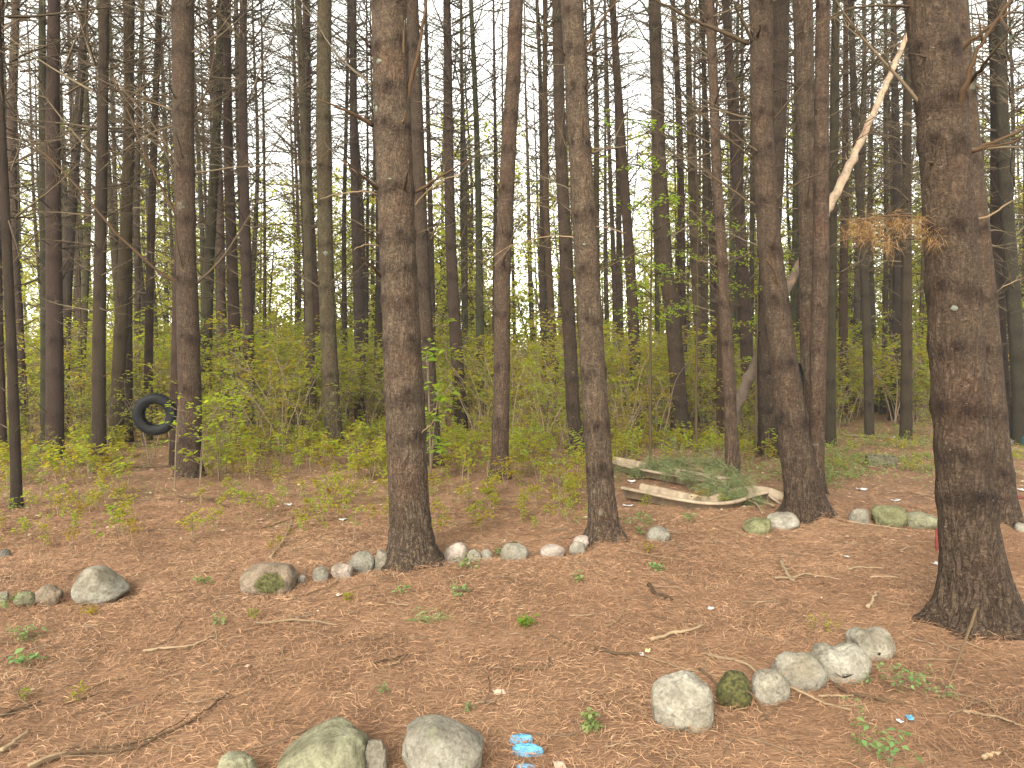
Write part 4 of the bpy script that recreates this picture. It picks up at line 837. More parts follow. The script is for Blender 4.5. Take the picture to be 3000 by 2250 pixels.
def drifted():
    rng = np.random.default_rng(17); PP = []
    for cx, yt, yb, w, col, moss, sq, skew, seed, lab in ROCKS:
        g = ground_pt(cx, yb); W = w / F_PX * g[1] / 2; n = int(90 + 700 * W)
        a = rng.uniform(0, 6.283, n); rr = W * rng.uniform(0.75, 1.35, n)
        x = g[0] + np.cos(a) * rr; y = g[1] + W * 0.6 + np.sin(a) * rr * 0.85; k = np.clip(1.35 - rr / W, 0, 0.5)
        PP.append(np.stack([x, y, gh(x, y) + k * 0.05 + rng.uniform(0, 0.012, n), a + 1.57 + rng.normal(0, 0.7, n), rng.normal(0.1, 0.3, n)], -1))
    for key, b, prof, col, rgh, lab in NEAR:
        g = ground_pt(*b); W = prof[-1][2] / F_PX * g[1] / 2; n = int(150 + 1500 * W); a = rng.uniform(0, 6.283, n); rr = W * rng.uniform(0.85, 1.6, n); x = g[0] + np.cos(a) * rr; y = g[1] + np.sin(a) * rr
        PP.append(np.stack([x, y, gh(x, y) + np.clip(1.6 - rr / W, 0, 0.7) * 0.055 + rng.uniform(0, 0.012, n), a + 1.57 + rng.normal(0, 0.8, n), rng.normal(0.1, 0.3, n)], -1))
    for px, py, wx, wy, n, z in ((1535, 2170, 0.06, 0.012, 30, 0.03), (1540, 2210, 0.06, 0.012, 40, 0.03), (1542, 2240, 0.05, 0.012, 40, 0.02)):
        g = ground_pt(px, py); x = g[0] + rng.normal(0, wx, n); y = g[1] + rng.normal(0, wy, n); PP.append(np.stack([x, y, gh(x, y) + z + rng.uniform(0, .01, n), rng.uniform(0, 6.28, n), rng.normal(0, .15, n)], -1))
    for x0, y0, x1, y1 in ((1800, 1378, 2100, 1440), (1870, 1466, 2290, 1482)):
        n = 900; u = rng.random(n); q = np.array([ground_pt(x0 + (x1 - x0) * t, y0 + (y1 - y0) * t) for t in u]); x = q[:, 0] + rng.normal(0, .05, n); y = q[:, 1] + rng.normal(0, .05, n)
        PP.append(np.stack([x, y, np.full(n, 0.035) + rng.uniform(0, .03, n), rng.uniform(0, 6.28, n), rng.normal(0, .15, n)], -1))
    P = np.concatenate(PP); n = len(P); a, e = P[:, 3], P[:, 4]
    D = np.stack([np.cos(a) * np.cos(e), np.sin(a) * np.cos(e), np.sin(e)], -1); S = np.stack([-np.sin(a), np.cos(a), rng.normal(0, .5, n)], -1); L = (0.075 * rng.uniform(.5, 1.2, n))[:, None]; w = 0.0013
    B = P[:, :3] - D * L / 2; mid = P[:, :3] + S * rng.normal(0, .1, n)[:, None] * L
    V = np.stack([B, mid - S * w, B + D * L, mid + S * w], 1).reshape(-1, 3)
    o = link("drifted_needle_litter", mesh_np("drifted_needle_litter", V, np.arange(4 * n).reshape(-1, 4), M_LITTER, {"tint": np.repeat(np.clip(rng.normal(.45, .2, n), 0, 1), 4)}, False)); o["kind"] = "stuff"
drifted()
# small fallen twigs, uncountable
def twig_litter():
    rng = np.random.default_rng(14); mb = MB()
    for _ in range(1500):
        y = math.sqrt(rng.uniform(2.7 ** 2, 13 ** 2)); x = rng.uniform(-0.72, 0.72) * y; a = rng.uniform(0, 6.283); L = rng.uniform(0.05, 0.32)
        n = 5; s = np.linspace(-0.5, 0.5, n); b = rng.normal(0, 0.12) * L
        xx = x + math.cos(a) * s * L - math.sin(a) * b * (1 - 4 * s * s); yy = y + math.sin(a) * s * L + math.cos(a) * b * (1 - 4 * s * s)
        r = rng.uniform(0.0012, 0.0034); P = np.stack([xx, yy, gh(xx, yy) + r + 0.008 + rng.uniform(0, 0.012)], -1)
        tube(mb, P, r * np.linspace(1, 0.6, n), 4, rng.uniform(0.0, 1.0))
    o = link("twig_litter", mb.mesh("twig_litter", M_STEM)); o["kind"] = "stuff"
twig_litter()

# ------------------------------------------------------------------ stones
import bmesh
def ico(sub):
    bm = bmesh.new(); bmesh.ops.create_icosphere(bm, subdivisions=sub, radius=1); V = np.array([v.co[:] for v in bm.verts]); F = np.array([[v.index for v in f.verts] for f in bm.faces]); bm.free(); return V, F
ICO5, ICO4 = ico(5), ico(4)
for cx, yt, yb, w, col, moss, sq, skew, seed, lab in ROCKS:
    g = ground_pt(cx, yb); rng = np.random.default_rng(seed + 900); W = w / F_PX * g[1]; rx = W / 2; ry = rx * rng.uniform(0.7, 0.95)
    cy = g[1] + ry * 0.72; zt = at(cx, yt, cy)[2]; gz = ghs(g[0], cy); hgt = max(zt - gz, 0.03); zt += 0.012; rz = hgt * 0.72; cz = zt - rz
    V, F = ICO5 if g[1] < 7.5 else ICO4
    V = V.copy(); d = np.random.default_rng(seed * 7)
    nv = np.sign(V) * np.abs(V) ** (1 - 0.30 * sq); nv /= np.max(np.abs(nv), axis=0)
    # chip with random planes for facets
    for _ in range(9):
        nrm = d.normal(0, 1, 3); nrm /= np.linalg.norm(nrm); lim = d.uniform(0.78, 0.98)
        ex = nv @ nrm - lim; nv = nv - np.outer(np.maximum(ex, 0) * (0.55 + 0.4 * sq), nrm)
    nv = nv * (1 + 0.20 * fbm(V * 1.3 + seed * 5, seed, 3)[:, None] + 0.05 * fbm(V * 5 + seed, seed + 3, 3)[:, None])
    if seed in (30, 31): nv[:, 2] -= 0.26 * np.exp(-((nv[:, 0] + (0.1 if seed == 30 else -0.05)) / 0.28) ** 2) * (nv[:, 2] > 0)
    if seed == 1:
        nv[:, 2] *= np.where(nv[:, 0] > 0.1, 1 - 0.75 * np.clip(nv[:, 0] - 0.1, 0, 1), 1); nv[:, 0] = np.where(nv[:, 2] > 0, nv[:, 0] * (1 - 0.15 * nv[:, 2]), nv[:, 0])
    if seed in (32,): nv[:, 2] *= np.where(nv[:, 0] < 0, 1 + 0.6 * nv[:, 0], 1)
    if seed in (34,): nv[:, 2] *= np.where(nv[:, 0] > 0, 1 - 0.45 * nv[:, 0], 1)
    if seed in (10,): nv[:, 2] *= np.where(nv[:, 0] < 0, 1 + 0.5 * nv[:, 0], 1)
    top = nv[:, 2].max(); nv[:, 2] /= max(top, 0.3); nv[:, 0] = (nv[:, 0] - (nv[:, 0].max() + nv[:, 0].min()) / 2) / ((nv[:, 0].max() - nv[:, 0].min()) / 2)
    P = nv * np.array([rx, ry, rz]); P[:, 0] += skew * P[:, 2]
    mv = np.clip(moss + 0.5 * moss * nv[:, 2], 0, 1) if seed != 6 else np.clip(0.9 - np.hypot(nv[:, 0] - 0.25, nv[:, 2] - 0.15) * 1.3, 0, 1) * (nv[:, 1] < 0.2)
    if seed == 15: mv = np.clip((nv[:, 2] - 0.86) * 6, 0, 0.6) * (np.abs(nv[:, 0]) < 0.4)
    o = link("stone", mesh_np("stone", P, F, M_ROCK, {"moss": mv}), None, (g[0], cy, cz), RC[col])
    tag(o, lab, "stone", "stones edging the campsite plots")
    KEEP.append((g[0], cy, max(rx, ry) * 1.0))

# ------------------------------------------------------------------ sticks on the ground (each one a thing)
STICKS = [
 ([(0, 2210), (45, 2180), (86, 2154)], 0.011, 1.0, 'thick pale barkless stick at the left picture edge, lowest one'),
 ([(88, 2242), (150, 2220), (202, 2206)], 0.009, 0.9, 'short pale stick just right of the thick pale one at the bottom left'),
 ([(90, 2248), (240, 2205), (380, 2186), (500, 2138), (608, 2082), (640, 2052), (668, 2030)], 0.009, 0.35, 'long bent brown branch sweeping up from the bottom left corner'),
 ([(180, 2196), (300, 2180), (440, 2150), (560, 2090)], 0.005, 0.25, 'thin dark twig lying along the long bent branch'),
 ([(0, 2108), (60, 2082), (118, 2058)], 0.009, 0.5, 'brown stick at the left edge above the thick pale one'),
 ([(180, 2080), (240, 2055), (310, 2028), (375, 2024)], 0.005, 0.2, 'dark thin stick in the left straw, shorter lower one of a pair'),
 ([(250, 2022), (310, 1995), (372, 1984)], 0.006, 0.6, 'grey-brown stick tapering to a dark knot, left straw'),
 ([(420, 1903), (480, 1899), (545, 1893), (590, 1882), (628, 1866)], 0.009, 1.0, 'white barkless curved stick lying in the left straw'),
 ([(450, 1894), (495, 1875), (518, 1850), (530, 1818)], 0.005, 0.6, 'hooked grey twig rising from the white curved stick'),
 ([(0, 1888), (60, 1890), (114, 1888)], 0.006, 0.5, 'level brown stick at the left edge below the angular boulder'),
 ([(250, 1965), (285, 1920), (308, 1872)], 0.004, 0.8, 'slim pale twig pointing away, left straw'),
 ([(580, 1694), (630, 1692), (690, 1682)], 0.006, 0.6, 'brown stick whose end points at the mossy brown boulder'),
 ([(792, 1652), (822, 1612), (842, 1572), (857, 1530)], 0.010, 0.95, 'pale curved stick standing off behind the mossy brown boulder'),
 ([(800, 1758), (880, 1752), (945, 1740), (992, 1722)], 0.006, 0.5, 'curved twig in front of the tiny pale stone'),
 ([(750, 1842), (840, 1838), (920, 1842), (985, 1846)], 0.009, 0.75, 'straight grey stick with peeling bark, middle of the clearing'),
 ([(1102, 1712), (1130, 1722), (1162, 1720)], 0.006, 0.6, 'small curved twig in front of the thick scaly pine'),
 ([(1135, 1780), (1168, 1784), (1202, 1788)], 0.007, 0.9, 'pale short stick in front of the thick scaly pine'),
 ([(1190, 1828), (1240, 1824), (1292, 1820)], 0.007, -1, 'green needled twig lying flat in mid clearing'),
 ([(1100, 1945), (1150, 1930), (1200, 1914)], 0.006, 0.05, 'blackish stick crossing a pale twig in mid clearing'),
 ([(1138, 1950), (1165, 1938), (1188, 1916)], 0.005, 0.9, 'pale twig crossing a blackish stick in mid clearing'),
 ([(1740, 1914), (1800, 1922), (1878, 1929)], 0.012, 0.15, 'dark reddish thick stick ending at the yellow scrap'),
 ([(1908, 1886), (1960, 1872), (2015, 1866), (2060, 1852)], 0.012, 1.0, 'thick cream stick lying above the biggest cream boulder'),
 ([(1498, 1952), (1545, 1958), (1592, 1964)], 0.009, 0.45, 'stubby brown stick in the straw left of the dark reddish one'),
 ([(1604, 1852), (1640, 1878), (1690, 1908)], 0.005, 0.4, 'thin curved twig below the slim pine'),
 ([(1900, 1728), (1925, 1752), (1968, 1778)], 0.016, 0.05, 'dark curl of bark lying below the slim pine'),
 ([(1775, 1836), (1806, 1822), (1832, 1798)], 0.006, 0.8, 'curved pale twig near the dark bark curl'),
 ([(1880, 1928), (1950, 1952), (2030, 1974), (2110, 1988)], 0.005, 0.8, 'long thin tan twig running to the biggest cream boulder'),
 ([(2062, 1914), (2130, 1938), (2195, 1962), (2240, 2000), (2330, 2030), (2405, 2050), (2480, 2074)], 0.010, 0.85, 'long pale branch lying across the stones of the curved row'),
 ([(2042, 1962), (2090, 1995), (2130, 2030), (2200, 2065), (2250, 2098)], 0.008, 0.45, 'brown branch crossing the mossy sunken stone'),
 ([(2110, 2014), (2180, 2020), (2240, 2008), (2300, 1995)], 0.006, 0.9, 'pale twig bridging the mossy stone and the pale one'),
 ([(2380, 1962), (2440, 2005), (2500, 2040), (2580, 2070), (2650, 2085)], 0.011, 0.3, 'dark branch running right from under the notched stone'),
 ([(2400, 2040), (2450, 2040), (2520, 2042)], 0.007, 0.9, 'pale stick below the notched stone'),
 ([(2480, 1549), (2560, 1556), (2655, 1561)], 0.010, 0.95, 'straight pale stick below the large olive stone'),
 ([(2250, 1592), (2280, 1588), (2305, 1588)], 0.007, 0.6, 'brown stick in front of the pale round boulder'),
 ([(2288, 1656), (2302, 1690), (2323, 1713)], 0.016, 0.9, 'stubby thick pale stick pointing at the viewer'),
 ([(2268, 1704), (2315, 1702), (2362, 1694), (2420, 1699), (2464, 1706)], 0.010, 0.9, 'wavy pale stick crossing the stubby thick one'),
 ([(2483, 1678), (2520, 1669), (2588, 1672)], 0.010, 0.9, 'pale stick with a short side prong'),
 ([(2547, 1702), (2590, 1706), (2630, 1711)], 0.008, 1.0, 'short cream stick in front of the pronged one'),
 ([(2543, 1804), (2556, 1786), (2567, 1770)], 0.013, 1.0, 'chunky cream stick above the notched stones'),
 ([(2638, 1627), (2665, 1619), (2692, 1609)], 0.008, 0.9, 'short pale stick near the red stake'),
 ([(2598, 1725), (2630, 1736), (2660, 1748)], 0.005, 0.3, 'dark thin twig left of the stoutest pine'),
 ([(2465, 1854), (2520, 1856), (2575, 1856)], 0.006, 0.7, 'thin level stick behind the notched stone'),
 ([(2820, 2108), (2880, 2118), (2940, 2132), (3000, 2156), (3050, 2170)], 0.007, 0.8, 'long tan stick running off the right edge'),
 ([(2780, 2120), (2830, 2098), (2880, 2076), (2900, 2090), (2915, 2112)], 0.006, 0.6, 'grey hooked twig beside the long tan stick'),
 ([(2712, 2012), (2760, 2024), (2785, 2030)], 0.007, 0.3, 'dark stick beside the green ground plant'),
 ([(2878, 2240), (2905, 2230), (2932, 2226)], 0.011, 1.0, 'chunky cream stick in the bottom right corner'),
 ([(2100, 1548), (2140, 1565), (2182, 1584)], 0.007, 0.9, 'pale stick left of the flat olive stone'),
 ([(1820, 1630), (1880, 1634), (1945, 1642), (2010, 1655)], 0.006, 0.7, 'long thin twig right of the slim pine'),
 ([(2074, 1527), (2110, 1522), (2152, 1519)], 0.007, 0.9, 'pale stick in front of the cut pine bough'),
 ([(520, 1460), (600, 1470), (645, 1488), (670, 1500)], 0.010, 0.3, 'dark fallen branch right of the pine with the tyre'),
 ([(1460, 1530), (1520, 1526), (1590, 1518)], 0.007, 0.6, 'thin branch behind the blocky grey stone'),
 ([(760, 1560), (860, 1530), (960, 1500)], 0.006, 0.25, 'dark thin fallen branch left of the thick scaly pine'),
 ([(2430, 1270), (2500, 1278), (2600, 1286), (2660, 1284)], 0.030, 0.75, 'far pale fallen log crossing behind two thin pines'),
 ([(200, 1352), (330, 1374), (500, 1376)], 0.035, 0.3, 'mossy fallen log beneath the tyre'),
]
for pts_, r, t, lab in STICKS:
    r *= 0.86
    rng = np.random.default_rng(int(pts_[0][0] + pts_[0][1])); P = np.array([ground_pt(*p) for p in pts_]); P = smooth_path(P, 5)
    over = lab.find('across the stones') > 0 or lab.find('crossing the mossy') > 0 or lab.find('bridging') > 0
    P[:, 2] = gh(P[:, 0], P[:, 1]) + r + 0.008
    if over:
        d = np.array([min([math.hypot(p[0] - q[0], p[1] - q[1]) / (q[2] + 0.05) for q in KEEP]) for p in P]); P[:, 2] += 0.11 * np.clip(1.15 - d, 0, 0.6)
        P[:, 1] -= 0.05
    base = P.mean(0); base[2] = P[:, 2].min(); mb = MB(); s = np.linspace(0, 1, len(P))
    P[:, :2] += rng.normal(0, 0.004, (len(P), 2))
    tube(mb, P - base, r * (1 - 0.45 * s) * (1 + 0.1 * rng.normal(0, 1, len(P))), 8, max(0, t))
    L = np.linalg.norm(P[-1] - P[0])
    if L > 0.4 and r < 0.02:
        for _ in range(2):
            i = rng.integers(1, len(P) - 2); a = rng.uniform(0, 6.28); limb(mb, rng, P[i] - base, a, 0.15, L * rng.uniform(0.08, 0.2), r * 0.45, 4, 1, max(0, t), 3)
    if t < 0:
        for _ in range(40): tuft(mb, rng, P[rng.integers(2, len(P))] - base, [1, -0.2, 0.1], 3, 0.09, 0.0016, 0.6)
    o = link("fallen_stick" if r < 0.02 else "fallen_log", mb.mesh("stick", M_NEEDLE if t < 0 else M_TWIG), None, tuple(base), (1.1, 1.0, 0.86) if t > 0.6 else ((1.4, 1.5, 0.9) if t < 0 else (1.2, 1.0, 0.85))); tag(o, lab, "stick" if r < 0.02 else "log", "sticks lying on the straw" if r < 0.02 else None)
# stick leaning upright before the stoutest pine
P = np.array([ground_pt(2775, 2010), at(2800, 1950, ground_pt(2775, 2010)[1] + 0.1), at(2826, 1880, ground_pt(2775, 2010)[1] + 0.25), at(2845, 1830, ground_pt(2775, 2010)[1] + 0.38), at(2860, 1782, ground_pt(2775, 2010)[1] + 0.5)])
mb = MB(); b0 = P[0].copy(); tube(mb, smooth_path(P - b0), np.linspace(0.0045, 0.008, 17), 8, 0.6); tube(mb, [P[2] - b0, P[2] - b0 + [0.08, -0.02, -0.03]], [0.005, 0.003], 5, 0.8)
o = link("leaning_stick", mb.mesh("leaning_stick", M_TWIG), None, tuple(b0), (1.0, 0.85, 0.68)); tag(o, "upright tan stick leaning against the foot of the stoutest pine", "stick", "sticks lying on the straw")

# ------------------------------------------------------------------ tyres
def tyre(ro, ri, w, loc, rot, name, label, group):
    prof = [(ri, -w * .36), (ri + .012, -w * .42), (ri + .05, -w * .50), (ri + (ro - ri) * .6, -w * .52), (ro - .02, -w * .46), (ro - .005, -w * .36), (ro, -w * .2), (ro + .002, 0),
            (ro, w * .2), (ro - .005, w * .36), (ro - .02, w * .46), (ri + (ro - ri) * .6, w * .52), (ri + .05, w * .50), (ri + .012, w * .42), (ri, w * .36),
            (ri + .004, w * .33), (ri + .03, w * .40), (ri + (ro - ri) * .6, w * .45), (ro - .025, w * .35), (ro - .018, 0), (ro - .025, -w * .35), (ri + (ro - ri) * .6, -w * .45), (ri + .03, -w * .40), (ri + .004, -w * .33)]
    n, k = 96, len(prof); V = []
    for i in range(n):
        a = 6.28318 * i / n
        for q, (r, y) in enumerate(prof):
            rr = r - (0.006 if 5 <= q <= 9 and (i % 3 == 0) else 0); V.append([rr * math.cos(a), y, rr * math.sin(a)])
    Q = [[i * k + j, i * k + (j + 1) % k, ((i + 1) % n) * k + (j + 1) % k, ((i + 1) % n) * k + j] for i in range(n) for j in range(k)]
    o = link(name, mesh_np(name, V, Q, M_RUBBER), None, loc); o.rotation_euler = rot; return tag(o, label, "tyre", group)
Yt = 10.55; c = at(455.5, 1213.5, Yt)
tyre(0.287, 0.148, 0.19, tuple(c), (math.radians(2), math.radians(20), math.radians(13)), "hanging_tyre", "black rubber tyre hung upright left of a sturdy brown pine", None)
c = at(2310, 1110, 8.15); tyre(0.215, 0.14, 0.15, tuple(c), (0, 0, math.radians(44)), "hanging_tyre", "dark tyre edge squeezed behind the forked pine against the furrowed grey pine", None)
g = ground_pt(2226, 1312); tyre(0.27, 0.16, 0.17, (g[0], g[1], ghs(g[0], g[1]) + 0.07), (math.radians(90 + 7), 0, 0), "flat_lying_tyre_casing", "black tyre lying flat in the brush left of the forked pine", None)

# ------------------------------------------------------------------ beige slide channels
def channel(pts_, w, h, label, flare=0.0):
    P = smooth_path(np.array([[*ground_pt(x, y)[:2], dz] for x, y, dz in pts_]), 8); base = P.mean(0); base[2] = 0.0
    T = np.gradient(P[:, :2], axis=0); T /= np.linalg.norm(T, axis=1, keepdims=True); S = np.stack([-T[:, 1], T[:, 0]], -1)
    root = thing("slide_channel", label, "slide", tuple(base), "beige slide channels"); t = 0.014; zg = float(np.mean(gh(P[:, 0], P[:, 1]))) + 0.01
    hw = w / 2
    prof = [(-hw - .035, h - .012), (-hw - .03, h + .012), (-hw, h + .016), (-hw + .02, h), (-hw + .035, 0.05), (-hw + .07, 0.012), (0, 0.0), (hw - .07, 0.012), (hw - .035, 0.05), (hw - .02, h), (hw, h + .016), (hw + .03, h + .012), (hw + .035, h - .012)]
    out = [(-hw - .020, h - .014), (-hw - .004, h - .006), (-hw + .012, 0.0), (-hw + .05, -0.012), (0, -0.02), (hw - .05, -0.012), (hw - .012, 0.0), (hw + .004, h - .006), (hw + .020, h - .014)]
    ring = prof + out[::-1]; k = len(ring); m = len(P); V = []
    for i in range(m):
        u = i / (m - 1); hs_ = 1.0 - flare * max(0, (u - 0.8) / 0.2) ** 2
        z0 = zg
        for s, z in ring: V.append([P[i, 0] - base[0] + S[i, 0] * s, P[i, 1] - base[1] + S[i, 1] * s, z0 + 0.015 + P[i, 2] + z * hs_])
    Q = [[i * k + j, i * k + (j + 1) % k, (i + 1) * k + (j + 1) % k, (i + 1) * k + j] for i in range(m - 1) for j in range(k)]
    Vb = np.array(V); Q += [[j, k - 1 - j if j else k - 1, 0, 0] for j in range(0)]
    link("channel_body", mesh_np("channel_body", Vb, Q, M_SLIDE), root)
    # closing lip at the far end
    mb = MB(); i = m - 1
    L = [np.array([P[i, 0] - base[0] + S[i, 0] * s, P[i, 1] - base[1] + S[i, 1] * s, zg + 0.02 + P[i, 2] + zz]) for s, zz in ((-hw, h * (1 - flare)), (0, h * (1 - flare) + 0.005), (hw, h * (1 - flare)))]
    tube(mb, smooth_path(L, 4), 0.016, 8, 0.5); link("end_lip", mesh_np("end_lip", *mb.arrays()[:2], M_SLIDE), root)
channel([(1770, 1372, 0.0), (1820, 1382, 0.0), (1900, 1402, 0.0), (2000, 1422, 0.0), (2070, 1434, 0.0), (2112, 1441, 0.0)], 0.34, 0.09, "beige plastic slide channel further back, running behind the slim pine")
channel([(1852, 1462, 0.0), (1920, 1474, -0.01), (2010, 1487, -0.035), (2100, 1492, -0.05), (2180, 1482, 0.0), (2240, 1478, 0.015), (2306, 1484, -0.03)], 0.30, 0.10, "beige plastic slide channel closer to the viewer, pine bough lying in it", 0.75)

# ------------------------------------------------------------------ cut pine boughs
def bough(paths, Yz, name, label, n_t, seed, loc0, col=(1.0, 1.1, 1.0), tl=0.12, stem_t=0.7):
    rng = np.random.default_rng(seed); st, nd = MB(), MB(); base = np.array(loc0)
    for pth, r in paths:
        P = smooth_path(np.array([[*ground_pt(x, y)[:2], z] for x, y, z in pth]), 5); P[:, 2] += gh(P[:, 0], P[:, 1]); P = P - base
        tube(st, P, np.linspace(r, r * 0.3, len(P)), 6, stem_t)
        for _ in range(n_t):
            i = rng.integers(len(P) // 3, len(P) - 1); d = P[i + 1] - P[i]; d /= np.linalg.norm(d)
            e = d + rng.normal(0, 0.7, 3); e[2] = e[2] * 0.35 + 0.02; e /= np.linalg.norm(e); L = rng.uniform(0.08, 0.3)
            q = P[i] + e * L; q[2] = max(q[2], 0.03); tube(st, [P[i], (P[i] + q) / 2 + [0, 0, 0.02], q], [0.004, 0.003, 0.002], 4, 0.4)
            for f in (0.5, 0.8, 1.0): tuft(nd, rng, P[i] + (q - P[i]) * f, e + [0, 0, -0.12], 26, tl, 0.0022, rng.uniform(0.3, 0.9))
    root = thing(name, label, "pine bough", tuple(base))
    link("stem", st.mesh("stem", M_TWIG), root, col=(1.2, 1.15, 1.0)); link("needles", nd.mesh("needles", M_NEEDLE, False), root, col=col)
bough([([(2268, 1508, .03), (2200, 1488, .08), (2120, 1462, .14), (2040, 1440, .16), (1960, 1432, .14)], .013), ([(2190, 1478, .12), (2150, 1440, .17), (2080, 1412, .18), (2010, 1400, .17)], .010), ([(2235, 1520, .02), (2210, 1500, .05), (2160, 1485, .12), (2110, 1470, .16)], .012),
       ([(2060, 1430, .17), (2000, 1400, .19), (1930, 1404, .15), (1850, 1408, .10)], .008)], 8.5, "pine_bough", "freshly cut pine bough with grey green needles, lying over the beige slide channels", 30, 4, (2.2, 8.4, 0.0), (1.15, 1.0, 0.72), 0.10)
bough([([(1960, 1290, .05), (1930, 1270, .3), (1900, 1250, .5)], .012), ([(1950, 1292, .05), (1935, 1262, .4), (1945, 1225, .6)], .012)], 14, "pine_bough", "small green needled bough left of the dark thick pine", 12, 5, tuple(ground_pt(1950, 1292)), (1.0, 1.1, 1.0), 0.14)
bough([([(2080, 1292, .05), (2060, 1270, .3), (2030, 1258, .45)], .012), ([(2075, 1292, .05), (2080, 1262, .4), (2060, 1240, .5)], .012)], 14, "pine_bough", "small green needled bough right of the dark thick pine", 10, 6, tuple(ground_pt(2078, 1292)), (1.0, 1.1, 1.0), 0.14)
bough([([(2180, 1462, .22), (2120, 1474, .12), (2040, 1482, .03), (1990, 1484, .02)], .010)], 8.4, "stick_bough", "brown stick lying along the front of the closer slide channel", 0, 8, tuple(ground_pt(2100, 1480)), (1, 1, 1), 0.1, 0.3) if False else None

# ------------------------------------------------------------------ small litter
def flake(px, py, w, h, mat, name, label, cat, seed, group=None, lift=0.02, thick=0.003, curl=0.4):
    g = ground_pt(px, py); rng = np.random.default_rng(seed); W, D = w / F_PX * g[1], max(h / F_PX * g[1] * 2.2, 0.015)
    n = 7; u, v = np.meshgrid(np.linspace(-1, 1, n), np.linspace(-1, 1, n), indexing='ij')
    jx = 1 - 0.25 * np.abs(v) * rng.uniform(0, 1); x = u * W / 2 * jx; y = v * D / 2; z = lift * 0.6 + curl * W * 0.35 * (u * u * rng.uniform(0, 1) + v * v * rng.uniform(-0.3, 0.8)) + W * 0.12 * vnoise(np.stack([u * 1.7, v * 1.7, u * 0 + seed], -1), seed)
    P = np.stack([x, y, np.maximum(z, 0.006)], -1).reshape(-1, 3); P2 = P - [0, 0, thick]
    i, j = np.meshgrid(np.arange(n - 1), np.arange(n - 1), indexing='ij'); Q = np.stack([i * n + j, (i + 1) * n + j, (i + 1) * n + j + 1, i * n + j + 1], -1).reshape(-1, 4)
    Q2 = Q[:, ::-1] + n * n
    b = [q * n for q in range(n)] + [(n - 1) * n + q for q in range(1, n)] + [q * n + n - 1 for q in range(n - 2, -1, -1)] + [q for q in range(n - 2, 0, -1)]
    Q3 = np.array([[b[k], b[k] + n * n, b[(k + 1) % len(b)] + n * n, b[(k + 1) % len(b)]] for k in range(len(b))])
    o = link(name, mesh_np(name, np.concatenate([P, P2]), np.concatenate([Q, Q2, Q3]), mat), None, (g[0], g[1], ghs(g[0], g[1]) + 0.004)); o.rotation_euler = (0, 0, rng.uniform(-0.4, 0.4)); return tag(o, label, cat, group)
LIT = [
 (845, 1492, 26, 10, M_PAPER, 'paper_scrap', 'white scrap with a dark edge left of the thick scaly pine'), (1005, 1540, 26, 12, M_PAPER, 'paper_scrap', 'crumpled white scrap behind the slanted grey-brown stone'),
 (2083, 1800, 22, 14, M_PAPER, 'paper_scrap', 'bright white shard in the open straw below the olive stone'), (2525, 1445, 30, 12, M_PAPER, 'paper_scrap', 'white crumpled tissue behind the small pale stone'),
 (2622, 1474, 34, 9, M_PAPER, 'paper_scrap', 'bluish white flat wrapper behind the large olive stone'), (2612, 1281, 26, 7, M_PAPER, 'paper_scrap', 'far white scrap by the thin straight pine'),
 (2636, 2128, 18, 12, M_PAPER, 'paper_scrap', 'whitish scrap beside the blue sliver'), (1880, 1928, 16, 12, M_PAPER, 'paper_scrap', 'white torn corner beside the yellow scrap'),
 (1898, 1920, 18, 14, M_YELLOW, 'card_scrap', 'pale yellow scrap at the tip of the dark reddish stick'), (2664, 2120, 24, 16, M_BLUE, 'plastic_sliver', 'small shiny blue sliver near the green shrublet'),
 (1463, 2017, 42, 22, M_PINKTAN, 'wood_chip', 'pinkish curled wood chip in the straw of the clearing'), (1641, 2232, 42, 34, M_PINKTAN, 'wood_chip', 'pinkish block-like chip at the bottom edge right of the blue plastic'),
 (995, 1765, 22, 12, M_PINKTAN, 'wood_chip', 'tan leaf-like chip below the pale flat stone'), (1850, 1418, 30, 8, M_PAPER, 'paper_scrap', 'tiny white scrap left of the closer slide channel'), (1840, 1482, 40, 10, M_PAPER, 'paper_scrap', 'white plastic strip right of the slim pine'),
 (2985, 1470, 30, 18, M_RED, 'carton_scrap', 'red and white crushed carton at the right edge'), (2740, 1660, 30, 10, M_PAPER, 'paper_scrap', 'pale shredded scrap below the red stake'), (725, 2302 - 350, 14, 8, M_PINKTAN, 'wood_chip', 'tan leaf chip beside a weed in the left straw'),
 (2480, 1642, 14, 8, M_PAPER, 'paper_scrap', 'tiny white fleck among the pale sticks'), (2995, 1455, 26, 12, M_PAPER, 'paper_scrap', 'white flap beside the red carton'),
]
for k, (px, py, w, h, m, nm, lab) in enumerate(LIT): flake(px, py, w * 0.8, h * 0.8, m, nm, lab, 'litter', k + 50)
# blue plastic, three humps showing through the straw
def blue():
    root = thing("blue_plastic_bag", "crumpled bright blue plastic half buried in the straw", "plastic bag", tuple(ground_pt(1535, 2185)))
    b0 = np.array(root.location)
    for k, (px, py, w, h, up) in enumerate([(1526, 2149, 72, 26, .030), (1546, 2188, 92, 34, .034), (1542, 2230, 60, 20, .018)]):
        g = ground_pt(px, py); W, D = w / F_PX * g[1] / 2, h / F_PX * g[1] * 0.75; V, F = ICO4; rng = np.random.default_rng(k)
        n = fbm(V * 1.6 + k * 9, k, 3); nv = np.sign(V) * np.abs(V) ** 0.8 * (1 + 0.28 * n[:, None]) - 0.22 * np.abs(fbm(V * np.array([2.2, 5, 3]) + k, k + 4, 3))[:, None] * V
        P = nv * [W, D * 0.75, up] + [g[0] - b0[0], g[1] - b0[1] + D * .3, ghs(g[0], g[1]) + 0.004]
        link("plastic_fold", mesh_np("plastic_fold", P, F, M_BLUE), root)
blue()
